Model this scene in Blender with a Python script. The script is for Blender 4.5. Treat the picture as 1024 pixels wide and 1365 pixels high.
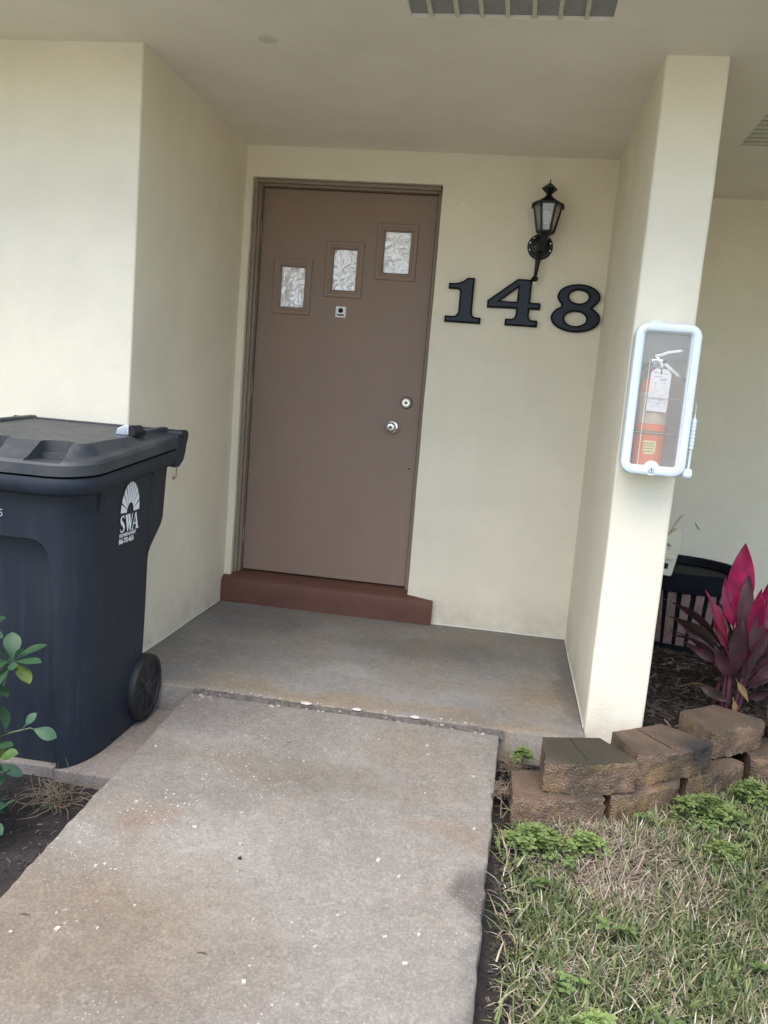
import bpy, bmesh, math, random
from mathutils import Vector, Matrix, noise
R = math.radians
PI = math.pi
sc = bpy.context.scene
for o in list(bpy.data.objects): bpy.data.objects.remove(o)
C = sc.collection
random.seed(14)

# ------------------------------------------------------------------ camera
cam_d = bpy.data.cameras.new('camera'); cam = bpy.data.objects.new('camera', cam_d); C.objects.link(cam)
cam_d.sensor_fit = 'VERTICAL'; cam_d.sensor_height = 24; cam_d.lens = 24*1114.8/1365
cam_d.clip_start = .05; cam_d.clip_end = 900
r_ = Vector((0.98512629, 0.15145604, 0.08116197)); u_ = Vector((-0.10090889, 0.12760986, 0.98667782))
f_ = Vector((-0.13908125, 0.98019222, -0.14099509))
m = Matrix((r_, u_, -f_)).transposed().to_4x4(); m.translation = Vector((1.04340449, -4.30576331, 1.1890786))
cam.matrix_world = m
sc.camera = cam

# ------------------------------------------------------------------ light
world = bpy.data.worlds.new('World'); sc.world = world; world.use_nodes = True
wn = world.node_tree; bgn = wn.nodes['Background']
sky = wn.nodes.new('ShaderNodeTexSky'); sky.sky_type = 'NISHITA'; sky.sun_disc = False
SUN_EL, SUN_AZ = 66, 200            # azimuth clockwise from +Y: behind the camera
sky.sun_elevation = R(SUN_EL); sky.sun_rotation = R(SUN_AZ)
sky.air_density = 1.0; sky.dust_density = 2.5; sky.ozone_density = 1.0
wn.links.new(sky.outputs[0], bgn.inputs[0]); bgn.inputs[1].default_value = .15
sd = bpy.data.lights.new('sun', 'SUN'); sun = bpy.data.objects.new('sun', sd); C.objects.link(sun)
sd.energy = 1.3; sd.angle = R(75); sd.color = (1.0, .945, .87)
d = Vector((math.sin(R(SUN_AZ))*math.cos(R(SUN_EL)), math.cos(R(SUN_AZ))*math.cos(R(SUN_EL)), math.sin(R(SUN_EL))))
sun.rotation_euler = d.to_track_quat('Z', 'Y').to_euler(); sun.location = (0, -6, 6)
sc.view_settings.view_transform = 'Standard'; sc.view_settings.look = 'None'
sc.view_settings.gamma = 1; sc.view_settings.use_curve_mapping = False
sc.view_settings.exposure = 1.52
sc.render.engine = 'CYCLES'
sc.cycles.max_bounces = 8; sc.cycles.diffuse_bounces = 6; sc.cycles.transparent_max_bounces = 12

# ------------------------------------------------------------------ key measures
XL, XR, H = -.419, 1.430, 2.377
YF, PW, YR = -1.230, .208, .638
def zpath(y): return -.015 + .078*(y+1.33) if y > -4.2 else -.239
def gz(x, y):
    b = -.118 - .055*max(0, min(2.4, -1.75-y))
    if x < .5: b -= .012
    n = noise.noise(Vector((x*3, y*3, 1)))*.010 + noise.noise(Vector((x*11, y*11, 4)))*.006
    if abs(x) > 6 or y < -8 or y > 3: n = 0
    return b+n

# ------------------------------------------------------------------ node helpers
MATS = {}
def mat(name, col, rough=.6, metal=0, spec=.5, var=.0, vscale=4, bump=0, bscale=200, bdist=.002, coat=0, col2=None, trans=0, stretch=None, bump2=None, sheen=0):
    if name in MATS: return MATS[name]
    M = bpy.data.materials.new(name); M.use_nodes = True; nt = M.node_tree; N = nt.nodes; L = nt.links
    p = N['Principled BSDF']; p.inputs['Base Color'].default_value = (*col, 1)
    p.inputs['Roughness'].default_value = rough; p.inputs['Metallic'].default_value = metal
    p.inputs['Specular IOR Level'].default_value = spec
    p.inputs['Coat Weight'].default_value = coat; p.inputs['Transmission Weight'].default_value = trans
    tc = N.new('ShaderNodeTexCoord'); src = tc.outputs['Object']
    if stretch:
        mp = N.new('ShaderNodeMapping'); mp.inputs['Scale'].default_value = stretch; L.new(src, mp.inputs[0]); src = mp.outputs[0]
    if var or col2:
        n = N.new('ShaderNodeTexNoise'); n.inputs['Scale'].default_value = vscale; n.inputs['Detail'].default_value = 8; n.inputs['Roughness'].default_value = .62
        L.new(src, n.inputs['Vector'])
        cr = N.new('ShaderNodeValToRGB'); cr.color_ramp.elements[0].position = .32; cr.color_ramp.elements[1].position = .68
        c2 = col2 if col2 else tuple(max(0, c*(1-var)) for c in col)
        cr.color_ramp.elements[0].color = (*c2, 1); cr.color_ramp.elements[1].color = (*[min(1, c*(1+(0 if col2 else var))) for c in col], 1)
        L.new(n.outputs[0], cr.inputs[0]); L.new(cr.outputs[0], p.inputs['Base Color'])
        rr = N.new('ShaderNodeMapRange'); rr.inputs[3].default_value = max(0, rough-.08); rr.inputs[4].default_value = min(1, rough+.1)
        L.new(n.outputs[0], rr.inputs[0]); L.new(rr.outputs[0], p.inputs['Roughness'])
    if bump:
        b = N.new('ShaderNodeTexNoise'); b.inputs['Scale'].default_value = bscale; b.inputs['Detail'].default_value = 5
        L.new(src, b.inputs['Vector'])
        bn = N.new('ShaderNodeBump'); bn.inputs['Strength'].default_value = bump; bn.inputs['Distance'].default_value = bdist
        L.new(b.outputs[0], bn.inputs['Height'])
        if bump2:
            b2 = N.new('ShaderNodeTexNoise'); b2.inputs['Scale'].default_value = bump2[1]; b2.inputs['Detail'].default_value = 3
            L.new(src, b2.inputs['Vector'])
            bn2 = N.new('ShaderNodeBump'); bn2.inputs['Strength'].default_value = bump2[0]; bn2.inputs['Distance'].default_value = bump2[2]
            L.new(b2.outputs[0], bn2.inputs['Height']); L.new(bn.outputs[0], bn2.inputs['Normal']); L.new(bn2.outputs[0], p.inputs['Normal'])
        else: L.new(bn.outputs[0], p.inputs['Normal'])
    MATS[name] = M
    return M

def mixc(nt, a, b, fac, mode='MIX'):
    mx = nt.nodes.new('ShaderNodeMix'); mx.data_type = 'RGBA'; mx.blend_type = mode
    for s, v in ((6, a), (7, b), (0, fac)):
        if isinstance(v, tuple): mx.inputs[s].default_value = (*v, 1)
        elif isinstance(v, (int, float)): mx.inputs[s].default_value = v
        else: nt.links.new(v, mx.inputs[s])
    return mx.outputs[2]
def ramp(nt, src, lo, hi, vlo=0, vhi=1):
    r = nt.nodes.new('ShaderNodeMapRange'); r.inputs[1].default_value = lo; r.inputs[2].default_value = hi
    r.inputs[3].default_value = vlo; r.inputs[4].default_value = vhi
    nt.links.new(src, r.inputs[0]); return r.outputs[0]
def nz(nt, src, scale, detail=6, rough=.6, w=None):
    n = nt.nodes.new('ShaderNodeTexNoise'); n.inputs['Scale'].default_value = scale; n.inputs['Detail'].default_value = detail
    n.inputs['Roughness'].default_value = rough
    if w is not None: n.noise_dimensions = '4D'; n.inputs['W'].default_value = w
    nt.links.new(src, n.inputs['Vector']); return n.outputs[0]
def math_(nt, op, a, b):
    n = nt.nodes.new('ShaderNodeMath'); n.operation = op
    for i, v in enumerate((a, b)):
        if isinstance(v, (int, float)): n.inputs[i].default_value = v
        else: nt.links.new(v, n.inputs[i])
    return n.outputs[0]

def grime(M, zt, col, st):
    nt = M.node_tree; N = nt.nodes; L = nt.links; p = N['Principled BSDF']; src = p.inputs['Base Color'].links[0].from_socket
    g = N.new('ShaderNodeNewGeometry'); sp = N.new('ShaderNodeSeparateXYZ'); L.new(g.outputs['Position'], sp.inputs[0])
    n = nz(nt, g.outputs['Position'], 7, 7, .7, 4.4); k = math_(nt, 'MULTIPLY', ramp(nt, sp.outputs[2], zt, 0, 0, 1), ramp(nt, n, .38, .62))
    c = mixc(nt, src, col, math_(nt, 'MULTIPLY', k, st))
    # old nicks and specks of dirt in the paint
    v = N.new('ShaderNodeTexVoronoi'); v.inputs['Scale'].default_value = 13; L.new(g.outputs['Position'], v.inputs['Vector'])
    s2 = N.new('ShaderNodeSeparateColor'); L.new(v.outputs['Color'], s2.inputs[0])
    k2 = math_(nt, 'MULTIPLY', math_(nt, 'LESS_THAN', v.outputs['Distance'], math_(nt, 'MULTIPLY', s2.outputs[1], .05)), math_(nt, 'GREATER_THAN', s2.outputs[0], .72))
    c = mixc(nt, c, (.40, .34, .25), math_(nt, 'MULTIPLY', k2, .55))
    st2 = N.new('ShaderNodeMapping'); st2.inputs['Scale'].default_value = (9, 9, .7); L.new(g.outputs['Position'], st2.inputs[0])
    c = mixc(nt, c, (.60, .55, .43), ramp(nt, nz(nt, st2.outputs[0], 1.3, 5, .6, 2.), .55, .75, 0, .12))
    L.new(c, p.inputs['Base Color'])
def concrete(name, base, dark, warm, spots=1.0, stain=.5, w=0.0, smooth=False, blobs=()):
    M = bpy.data.materials.new(name); M.use_nodes = True; nt = M.node_tree; N = nt.nodes; L = nt.links
    p = N['Principled BSDF']; p.inputs['Roughness'].default_value = .85; p.inputs['Specular IOR Level'].default_value = .25
    tc = N.new('ShaderNodeTexCoord'); s = tc.outputs['Object']
    big = nz(nt, s, 1.7, 5, .55, w+1); mid = nz(nt, s, 6, 8, .7, w+2); fine = nz(nt, s, 120, 6, .75, w+3); big2 = nz(nt, s, 2.6, 6, .6, w+7)
    c = mixc(nt, base, dark, ramp(nt, big, .42, .60, 0, stain))
    c = mixc(nt, c, warm, ramp(nt, big2, .46, .58, 0, .85))
    c = mixc(nt, c, dark, ramp(nt, mid, .5, .75, 0, .55))
    c = mixc(nt, c, tuple(min(1, b*1.22) for b in base), ramp(nt, mid, .45, .25, 0, .6))
    med = nz(nt, s, 30, 7, .75, w+5)
    c = mixc(nt, c, tuple(b*.60 for b in base), ramp(nt, med, .50, .66, 0, .55)); c = mixc(nt, c, tuple(b*1.28 for b in base), ramp(nt, med, .48, .34, 0, .5))
    c = mixc(nt, c, tuple(b*.5 for b in base), ramp(nt, fine, .50, .70, 0, .75))
    c = mixc(nt, c, tuple(min(1, b*1.45) for b in base), ramp(nt, fine, .48, .32, 0, .7))
    if blobs:                    # stains and tone patches with a place and shape of their own
        wob_ = N.new('ShaderNodeTexNoise'); wob_.inputs['Scale'].default_value = 5; wob_.inputs['Detail'].default_value = 5; L.new(s, wob_.inputs['Vector'])
        va = N.new('ShaderNodeVectorMath'); va.operation = 'MULTIPLY_ADD'; L.new(wob_.outputs['Color'], va.inputs[0]); va.inputs[1].default_value = (.34, .34, 0); L.new(s, va.inputs[2])
        for (bx, by, rx, ry, col, st) in blobs:
            mp = N.new('ShaderNodeMapping'); mp.vector_type = 'TEXTURE'; mp.inputs['Location'].default_value = (bx+.17, by+.17, 0); mp.inputs['Scale'].default_value = (rx, ry, 40); L.new(va.outputs[0], mp.inputs[0])
            ln = N.new('ShaderNodeVectorMath'); ln.operation = 'LENGTH'; L.new(mp.outputs[0], ln.inputs[0])
            c = mixc(nt, c, col, ramp(nt, ln.outputs['Value'], 1.15, .45, 0, st), 'MULTIPLY')
    # exposed pale aggregate, worn out in patches
    ht = None
    if spots:
        for (sca, th, pick, msk, col) in ((75, .16, .66, (.52, .62), (.74, .73, .71)), (130, .16, .62, (.46, .62), (.62, .61, .59)), (52, .10, .91, (.1, .2), (.055, .045, .04)), (28, .10, .93, (.1, .2), (.05, .04, .036))):
            v = N.new('ShaderNodeTexVoronoi'); v.inputs['Scale'].default_value = sca; L.new(s, v.inputs['Vector'])
            sep = N.new('ShaderNodeSeparateColor'); L.new(v.outputs['Color'], sep.inputs[0])
            szr = math_(nt, 'MULTIPLY', sep.outputs[1], th*2)
            a = math_(nt, 'LESS_THAN', math_(nt, 'ADD', v.outputs['Distance'], math_(nt, 'MULTIPLY', fine, .06)), math_(nt, 'ADD', szr, .03))
            b = math_(nt, 'GREATER_THAN', sep.outputs[0], pick)
            mk = ramp(nt, nz(nt, s, 2.2, 3, .5, w+sca*.01+(11 if msk[0] > .3 else 0)), msk[0], msk[1])
            k = math_(nt, 'MULTIPLY', math_(nt, 'MULTIPLY', a, b), mk)
            c = mixc(nt, c, col, math_(nt, 'MULTIPLY', k, spots))
    L.new(c, p.inputs['Base Color'])
    bn = N.new('ShaderNodeBump'); bn.inputs['Strength'].default_value = .25 if smooth else .55; bn.inputs['Distance'].default_value = .003
    L.new(math_(nt, 'ADD', fine, mid), bn.inputs['Height']); L.new(bn.outputs[0], p.inputs['Normal'])
    return M

M_wall = mat('cream_stucco', (.79, .73, .58), .82, var=.045, vscale=3.2, bump=.55, bscale=110, bdist=.003, spec=.25, bump2=(.2, 14, .008))
M_ceil = mat('soffit_paint', (.80, .755, .665), .85, var=.06, vscale=1.9, bump=.35, bscale=150, bdist=.002, spec=.2, bump2=(.2, 5, .01))
M_patch = mat('soffit_patch', (.66, .625, .545), .9, var=.1, vscale=30, bump=.6, bscale=60, bdist=.003, spec=.2)
M_door = mat('brown_door_paint', (.265, .186, .140), .52, var=.06, vscale=3, bump=.3, bscale=200, bdist=.001, spec=.42, stretch=(1, 1, .3), bump2=(.12, 16, .004))
M_frame = mat('brown_frame_paint', (.27, .21, .16), .5, var=.08, vscale=6, bump=.3, bscale=140, bdist=.0012, spec=.4)
M_sill = mat('oxblood_step_paint', (.130, .060, .042), .62, var=.13, vscale=9, bump=.35, bscale=90, bdist=.002, spec=.35)
M_walk = concrete('walkway_concrete', (.236, .221, .196), (.160, .150, .133), (.205, .184, .155), .42, .7, 3.1, blobs=[(.15, -2.62, .55, .34, (.80, .70, .60), .8), (1.09, -2.30, .07, .20, (.45, .44, .46), .85), (1.10, -2.75, .06, .3, (.5, .48, .48), .7), (.45, -1.80, .62, .13, (.78, .75, .70), .75), (.05, -1.48, .25, .15, (.84, .84, .92), .8), (.85, -1.52, .25, .12, (.90, .82, .72), .6), (.60, -2.15, .45, .22, (1.12, 1.12, 1.12), .7), (1.0, -1.98, .16, .07, (1.0, .84, .74), .6), (.10, -2.15, .10, .12, (.98, .82, .76), .7), (.22, -1.98, .22, .06, (.80, .82, .82), .6)])
M_porch = concrete('porch_concrete', (.262, .250, .230), (.155, .148, .140), (.235, .206, .165), .0, .7, 9.4, True, blobs=[(-.15, -.30, .35, .3, (.78, .80, .84), .8), (.75, -.45, .45, .2, (.74, .73, .72), .8), (.45, -.88, .14, .12, (1.28, 1.27, 1.26), .7), (.6, -1.26, .8, .10, (1.0, .86, .68), .8), (1.25, -1.0, .22, .25, (.95, .86, .72), .7), (1.40, -.8, .06, .6, (.65, .65, .66), .7), (.2, -.95, .2, .12, (1.1, 1.1, 1.12), .5)])
M_paver = concrete('paver_concrete', (.25, .222, .200), (.17, .155, .14), (.26, .215, .18), .25, .6, 5.2)
M_bin = mat('cart_plastic', (.012, .018, .029), .50, col2=(.020, .026, .036), vscale=5, bump=.18, bscale=500, bdist=.0006, spec=.30, stretch=(1, 1, .5))
M_lid = mat('lid_plastic', (.022, .028, .040), .44, col2=(.060, .063, .064), vscale=6, bump=.25, bscale=400, bdist=.0008, spec=.4)
M_tyre = mat('wheel_plastic', (.008, .009, .011), .6, var=.2, vscale=20)
M_dark = mat('dark_void', (.008, .008, .009), .8)
M_print = mat('white_print', (.80, .82, .84), .55)
M_printg = mat('grey_print', (.30, .33, .36), .6)
M_chrome = mat('satin_steel', (.70, .70, .69), .22, 1, var=.1, vscale=40)
M_galv = mat('galvanised_steel', (.55, .60, .68), .28, .9, var=.2, vscale=60)
M_brass = mat('keyway_metal', (.12, .11, .10), .35, .8)
M_numb = mat('number_edge', (.003, .0035, .006), .5, spec=.12)
M_foil = mat('crumpled_foil', (.92, .92, .95), .34, .35, bump=.35, bscale=60, bdist=.004, stretch=(1, 1, 1))
M_black = mat('black_cast_metal', (.0045, .0055, .010), .42, spec=.3, var=.3, vscale=30, bump=.3, bscale=180, bdist=.0006, coat=.2)
M_numf = mat('number_face_sky_tint', (.011, .018, .032), .40, .0, spec=.32, var=.2, vscale=18)  # navy tint paints the sky's reflection onto the black digits
M_white = mat('cabinet_plastic', (.72, .80, .83), .34, var=.03, vscale=10, spec=.5)
M_inner = mat('cabinet_inside', (.48, .41, .36), .6, var=.08, vscale=12)
M_red = mat('extinguisher_red', (.80, .20, .07), .35, coat=.3)
M_lab = mat('extinguisher_label', (.58, .47, .33), .6, var=.1, vscale=50)
M_tag = mat('tag_card', (.80, .77, .76), .8, var=.03, vscale=60)
M_ink = mat('ink', (.10, .09, .11), .8)
M_stick = mat('yellow_sticker', (.80, .68, .30), .6, var=.1, vscale=80)
M_rubber = mat('black_rubber', (.015, .015, .016), .6)
M_cream = mat('cream_plastic', (.62, .60, .46), .45, var=.06, vscale=14)
M_pot = mat('black_pot_plastic', (.008, .010, .015), .6, spec=.15, var=.2, vscale=10)
M_stave = mat('weathered_stave', (.20, .135, .125), .8, var=.3, vscale=14, bump=.4, bscale=60, stretch=(6, 6, 1))
M_mulch = mat('mulch', (.030, .024, .020), .95, var=.6, vscale=40, bump=1, bscale=70, bdist=.02, spec=.15)
M_soil = mat('soil', (.048, .042, .040), .95, var=.5, vscale=26, bump=1, bscale=60, bdist=.012, spec=.2)
M_screen = mat('vent_screen', (.30, .31, .305), .8, var=.12, vscale=30, bump=.5, bscale=900)
M_slat = mat('vent_slat_paint', (.60, .58, .47), .7, var=.1, vscale=40, bump=.5, bscale=70, bdist=.002)
M_roof = mat('roof_shingle', (.20, .19, .18), .9, var=.3, vscale=30, bump=.6, bscale=80)
M_wood = mat('rust', (.10, .055, .035), .8, var=.4, vscale=60)

def glass_mat(name, tint, milk, gloss, rough=.1, bump=0):
    M = bpy.data.materials.new(name); M.use_nodes = True; nt = M.node_tree; N = nt.nodes; L = nt.links
    N.remove(N['Principled BSDF']); out = N['Material Output']
    tr = N.new('ShaderNodeBsdfTransparent'); tr.inputs[0].default_value = (*tint, 1)
    df = N.new('ShaderNodeBsdfDiffuse'); df.inputs[0].default_value = (.8, .8, .8, 1)
    gl = N.new('ShaderNodeBsdfGlossy'); gl.inputs[1].default_value = rough
    m1 = N.new('ShaderNodeMixShader'); m1.inputs[0].default_value = milk
    m2 = N.new('ShaderNodeMixShader'); m2.inputs[0].default_value = gloss
    L.new(tr.outputs[0], m1.inputs[1]); L.new(df.outputs[0], m1.inputs[2])
    L.new(m1.outputs[0], m2.inputs[1]); L.new(gl.outputs[0], m2.inputs[2]); L.new(m2.outputs[0], out.inputs[0])
    if bump:
        tc = N.new('ShaderNodeTexCoord'); n = nz(nt, tc.outputs['Object'], 90, 2); bn = N.new('ShaderNodeBump')
        bn.inputs['Strength'].default_value = bump; bn.inputs['Distance'].default_value = .004
        L.new(n, bn.inputs['Height']); L.new(bn.outputs[0], gl.inputs['Normal'])
        L.new(bn.outputs[0], df.inputs['Normal'])
    return M
M_pane = glass_mat('scratched_acrylic', (.98, .98, .98), .10, .06, .08)
M_lglass = glass_mat('seeded_lamp_glass', (.62, .66, .67), .20, .22, .2, .8)

def leaf_mat(name, c1, c2, rough=.45, trans=.25, attr=None):
    M = bpy.data.materials.new(name); M.use_nodes = True; nt = M.node_tree; N = nt.nodes; L = nt.links
    p = N['Principled BSDF']; p.inputs['Roughness'].default_value = rough; p.inputs['Specular IOR Level'].default_value = .4
    tc = N.new('ShaderNodeTexCoord')
    n = nz(nt, tc.outputs['Object'], 22, 6, .6)
    oi = N.new('ShaderNodeObjectInfo')
    c = mixc(nt, c1, c2, ramp(nt, n, .35, .65))
    if attr:
        at = N.new('ShaderNodeAttribute'); at.attribute_name = attr; c = mixc(nt, at.outputs['Color'], c, .15)
    hsv = N.new('ShaderNodeHueSaturation'); L.new(c, hsv.inputs['Color']); L.new(ramp(nt, oi.outputs['Random'], 0, 1, .75, 1.25), hsv.inputs['Value'])
    c = hsv.outputs[0]
    L.new(c, p.inputs['Base Color'])
    tl = N.new('ShaderNodeBsdfTranslucent'); L.new(c, tl.inputs[0]); mx = N.new('ShaderNodeMixShader'); mx.inputs[0].default_value = trans
    L.new(p.outputs[0], mx.inputs[1]); L.new(tl.outputs[0], mx.inputs[2]); L.new(mx.outputs[0], N['Material Output'].inputs[0])
    return M
M_tpink = leaf_mat('ti_leaf_pink', (.40, .012, .085), (.20, .012, .055), .35, .35)
M_tdark = leaf_mat('ti_leaf_maroon', (.090, .030, .040), (.045, .030, .034), .38, .2)
M_tred = leaf_mat('ti_leaf_crimson', (.36, .018, .060), (.16, .018, .04), .38, .3)
M_tgreen = leaf_mat('ti_leaf_bronze', (.085, .055, .045), (.045, .035, .030), .4, .2)
M_tyel = leaf_mat('ti_leaf_dying', (.30, .22, .08), (.14, .075, .04), .6, .3)
M_stem = mat('ti_stem', (.10, .028, .038), .6, var=.3, vscale=20)
M_bleaf = leaf_mat('shrub_leaf', (.050, .115, .052), (.032, .082, .045), .42, .22)
M_bleafy = leaf_mat('shrub_leaf_yellowing', (.16, .21, .04), (.06, .12, .035), .45, .3)
M_bstem = mat('shrub_stem', (.13, .14, .07), .7, var=.3, vscale=30)
M_weed = leaf_mat('broad_weed', (.17, .24, .08), (.10, .165, .06), .5, .3)
M_grass = leaf_mat('grass', (.07, .10, .035), (.07, .10, .035), .6, .25, 'col')
M_clover = leaf_mat('clover', (.25, .33, .105), (.14, .21, .07), .6, .35)
M_straw = leaf_mat('dry_straw', (.27, .215, .15), (.15, .115, .08), .8, .2)

grime(M_wall, .22, (.42, .37, .28), .5)
def scuff(M, pale, st):
    nt = M.node_tree; N = nt.nodes; L = nt.links; p = N['Principled BSDF']; src = p.inputs['Base Color'].links[0].from_socket
    g = N.new('ShaderNodeNewGeometry'); P_ = g.outputs['Position']
    mp = N.new('ShaderNodeMapping'); mp.inputs['Scale'].default_value = (30, 30, 1.6); L.new(P_, mp.inputs[0])
    a = nz(nt, mp.outputs[0], 1.5, 6, .7, 3.); b = nz(nt, P_, 4, 5, .6, 6.)
    c = mixc(nt, src, pale, math_(nt, 'MULTIPLY', math_(nt, 'MULTIPLY', ramp(nt, a, .50, .72), ramp(nt, b, .40, .62)), st))
    c = mixc(nt, c, pale, ramp(nt, nz(nt, P_, 7, 7, .75, 9.), .55, .8, 0, st*.8))
    v = N.new('ShaderNodeTexVoronoi'); v.inputs['Scale'].default_value = 22; L.new(P_, v.inputs['Vector'])
    s2 = N.new('ShaderNodeSeparateColor'); L.new(v.outputs['Color'], s2.inputs[0])
    k = math_(nt, 'MULTIPLY', math_(nt, 'LESS_THAN', v.outputs['Distance'], math_(nt, 'MULTIPLY', s2.outputs[1], .055)), math_(nt, 'GREATER_THAN', s2.outputs[0], .72))
    c = mixc(nt, c, tuple(min(1, q*5) for q in pale), math_(nt, 'MULTIPLY', k, .6)); L.new(c, p.inputs['Base Color'])
    L.new(ramp(nt, a, .3, .7, .40, .62), p.inputs['Roughness'])
scuff(M_bin, (.050, .054, .058), .45); scuff(M_lid, (.11, .108, .100), .5)
def block_mat():
    M = bpy.data.materials.new('split_block'); M.use_nodes = True; nt = M.node_tree; N = nt.nodes; L = nt.links
    p = N['Principled BSDF']; p.inputs['Roughness'].default_value = .92; p.inputs['Specular IOR Level'].default_value = .2
    tc = N.new('ShaderNodeTexCoord'); g = N.new('ShaderNodeNewGeometry'); s = g.outputs['Position']
    sep = N.new('ShaderNodeSeparateXYZ'); L.new(g.outputs['Normal'], sep.inputs[0])
    a = nz(nt, s, 9, 8, .65); f = nz(nt, s, 150, 6, .8); b = nz(nt, s, 4.5, 5, .6, 2.)
    c = mixc(nt, (.31, .205, .14), (.14, .098, .072), ramp(nt, a, .35, .65))
    c = mixc(nt, c, (.065, .060, .045), ramp(nt, b, .46, .62, 0, .8)); c = mixc(nt, c, (.125, .095, .072), ramp(nt, sep.outputs[2], .7, .95, 0, .55))
    c = mixc(nt, c, (.34, .23, .075), math_(nt, 'MULTIPLY', ramp(nt, nz(nt, s, 11, 6, .6, 5.5), .52, .68), ramp(nt, sep.outputs[2], .6, .2, 0, .6)))
    c = mixc(nt, c, (.07, .09, .03), ramp(nt, nz(nt, s, 8, 6, .7, 8.5), .60, .74, 0, .55))
    c = mixc(nt, c, (.04, .03, .025), ramp(nt, f, .55, .75, 0, .7))
    sx = N.new('ShaderNodeVectorMath'); sx.operation = 'DISTANCE'; L.new(s, sx.inputs[0]); sx.inputs[1].default_value = (1.40, -1.60, .085)
    c = mixc(nt, c, (.060, .058, .042), math_(nt, 'MULTIPLY', ramp(nt, sx.outputs['Value'], .22, .12), ramp(nt, math_(nt, 'ADD', sep.outputs[2], math_(nt, 'MULTIPLY', a, .5)), .5, 1.0, .25, .85)))
    sy = N.new('ShaderNodeVectorMath'); sy.operation = 'DISTANCE'; L.new(s, sy.inputs[0]); sy.inputs[1].default_value = (1.80, -1.44, .07)
    c = mixc(nt, c, (.035, .038, .042), math_(nt, 'MULTIPLY', ramp(nt, math_(nt, 'ADD', sy.outputs['Value'], math_(nt, 'MULTIPLY', f, .10)), .16, .09), .8))
    v = N.new('ShaderNodeTexVoronoi'); v.inputs['Scale'].default_value = 170; L.new(s, v.inputs['Vector'])
    sc2 = N.new('ShaderNodeSeparateColor'); L.new(v.outputs['Color'], sc2.inputs[0])
    k = math_(nt, 'MULTIPLY', math_(nt, 'LESS_THAN', v.outputs['Distance'], .34), math_(nt, 'GREATER_THAN', sc2.outputs[0], .74))
    k = math_(nt, 'MULTIPLY', k, ramp(nt, sep.outputs[2], .85, .3, .05, .75)); k = math_(nt, 'MULTIPLY', k, ramp(nt, nz(nt, s, 14, 4, .6, 3.3), .42, .58))
    c = mixc(nt, c, (.50, .41, .28), k)
    L.new(c, p.inputs['Base Color'])
    bn = N.new('ShaderNodeBump'); bn.inputs['Strength'].default_value = 1; bn.inputs['Distance'].default_value = .006
    L.new(math_(nt, 'ADD', f, v.outputs['Distance']), bn.inputs['Height']); L.new(bn.outputs[0], p.inputs['Normal'])
    return M
M_block = block_mat()

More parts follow.
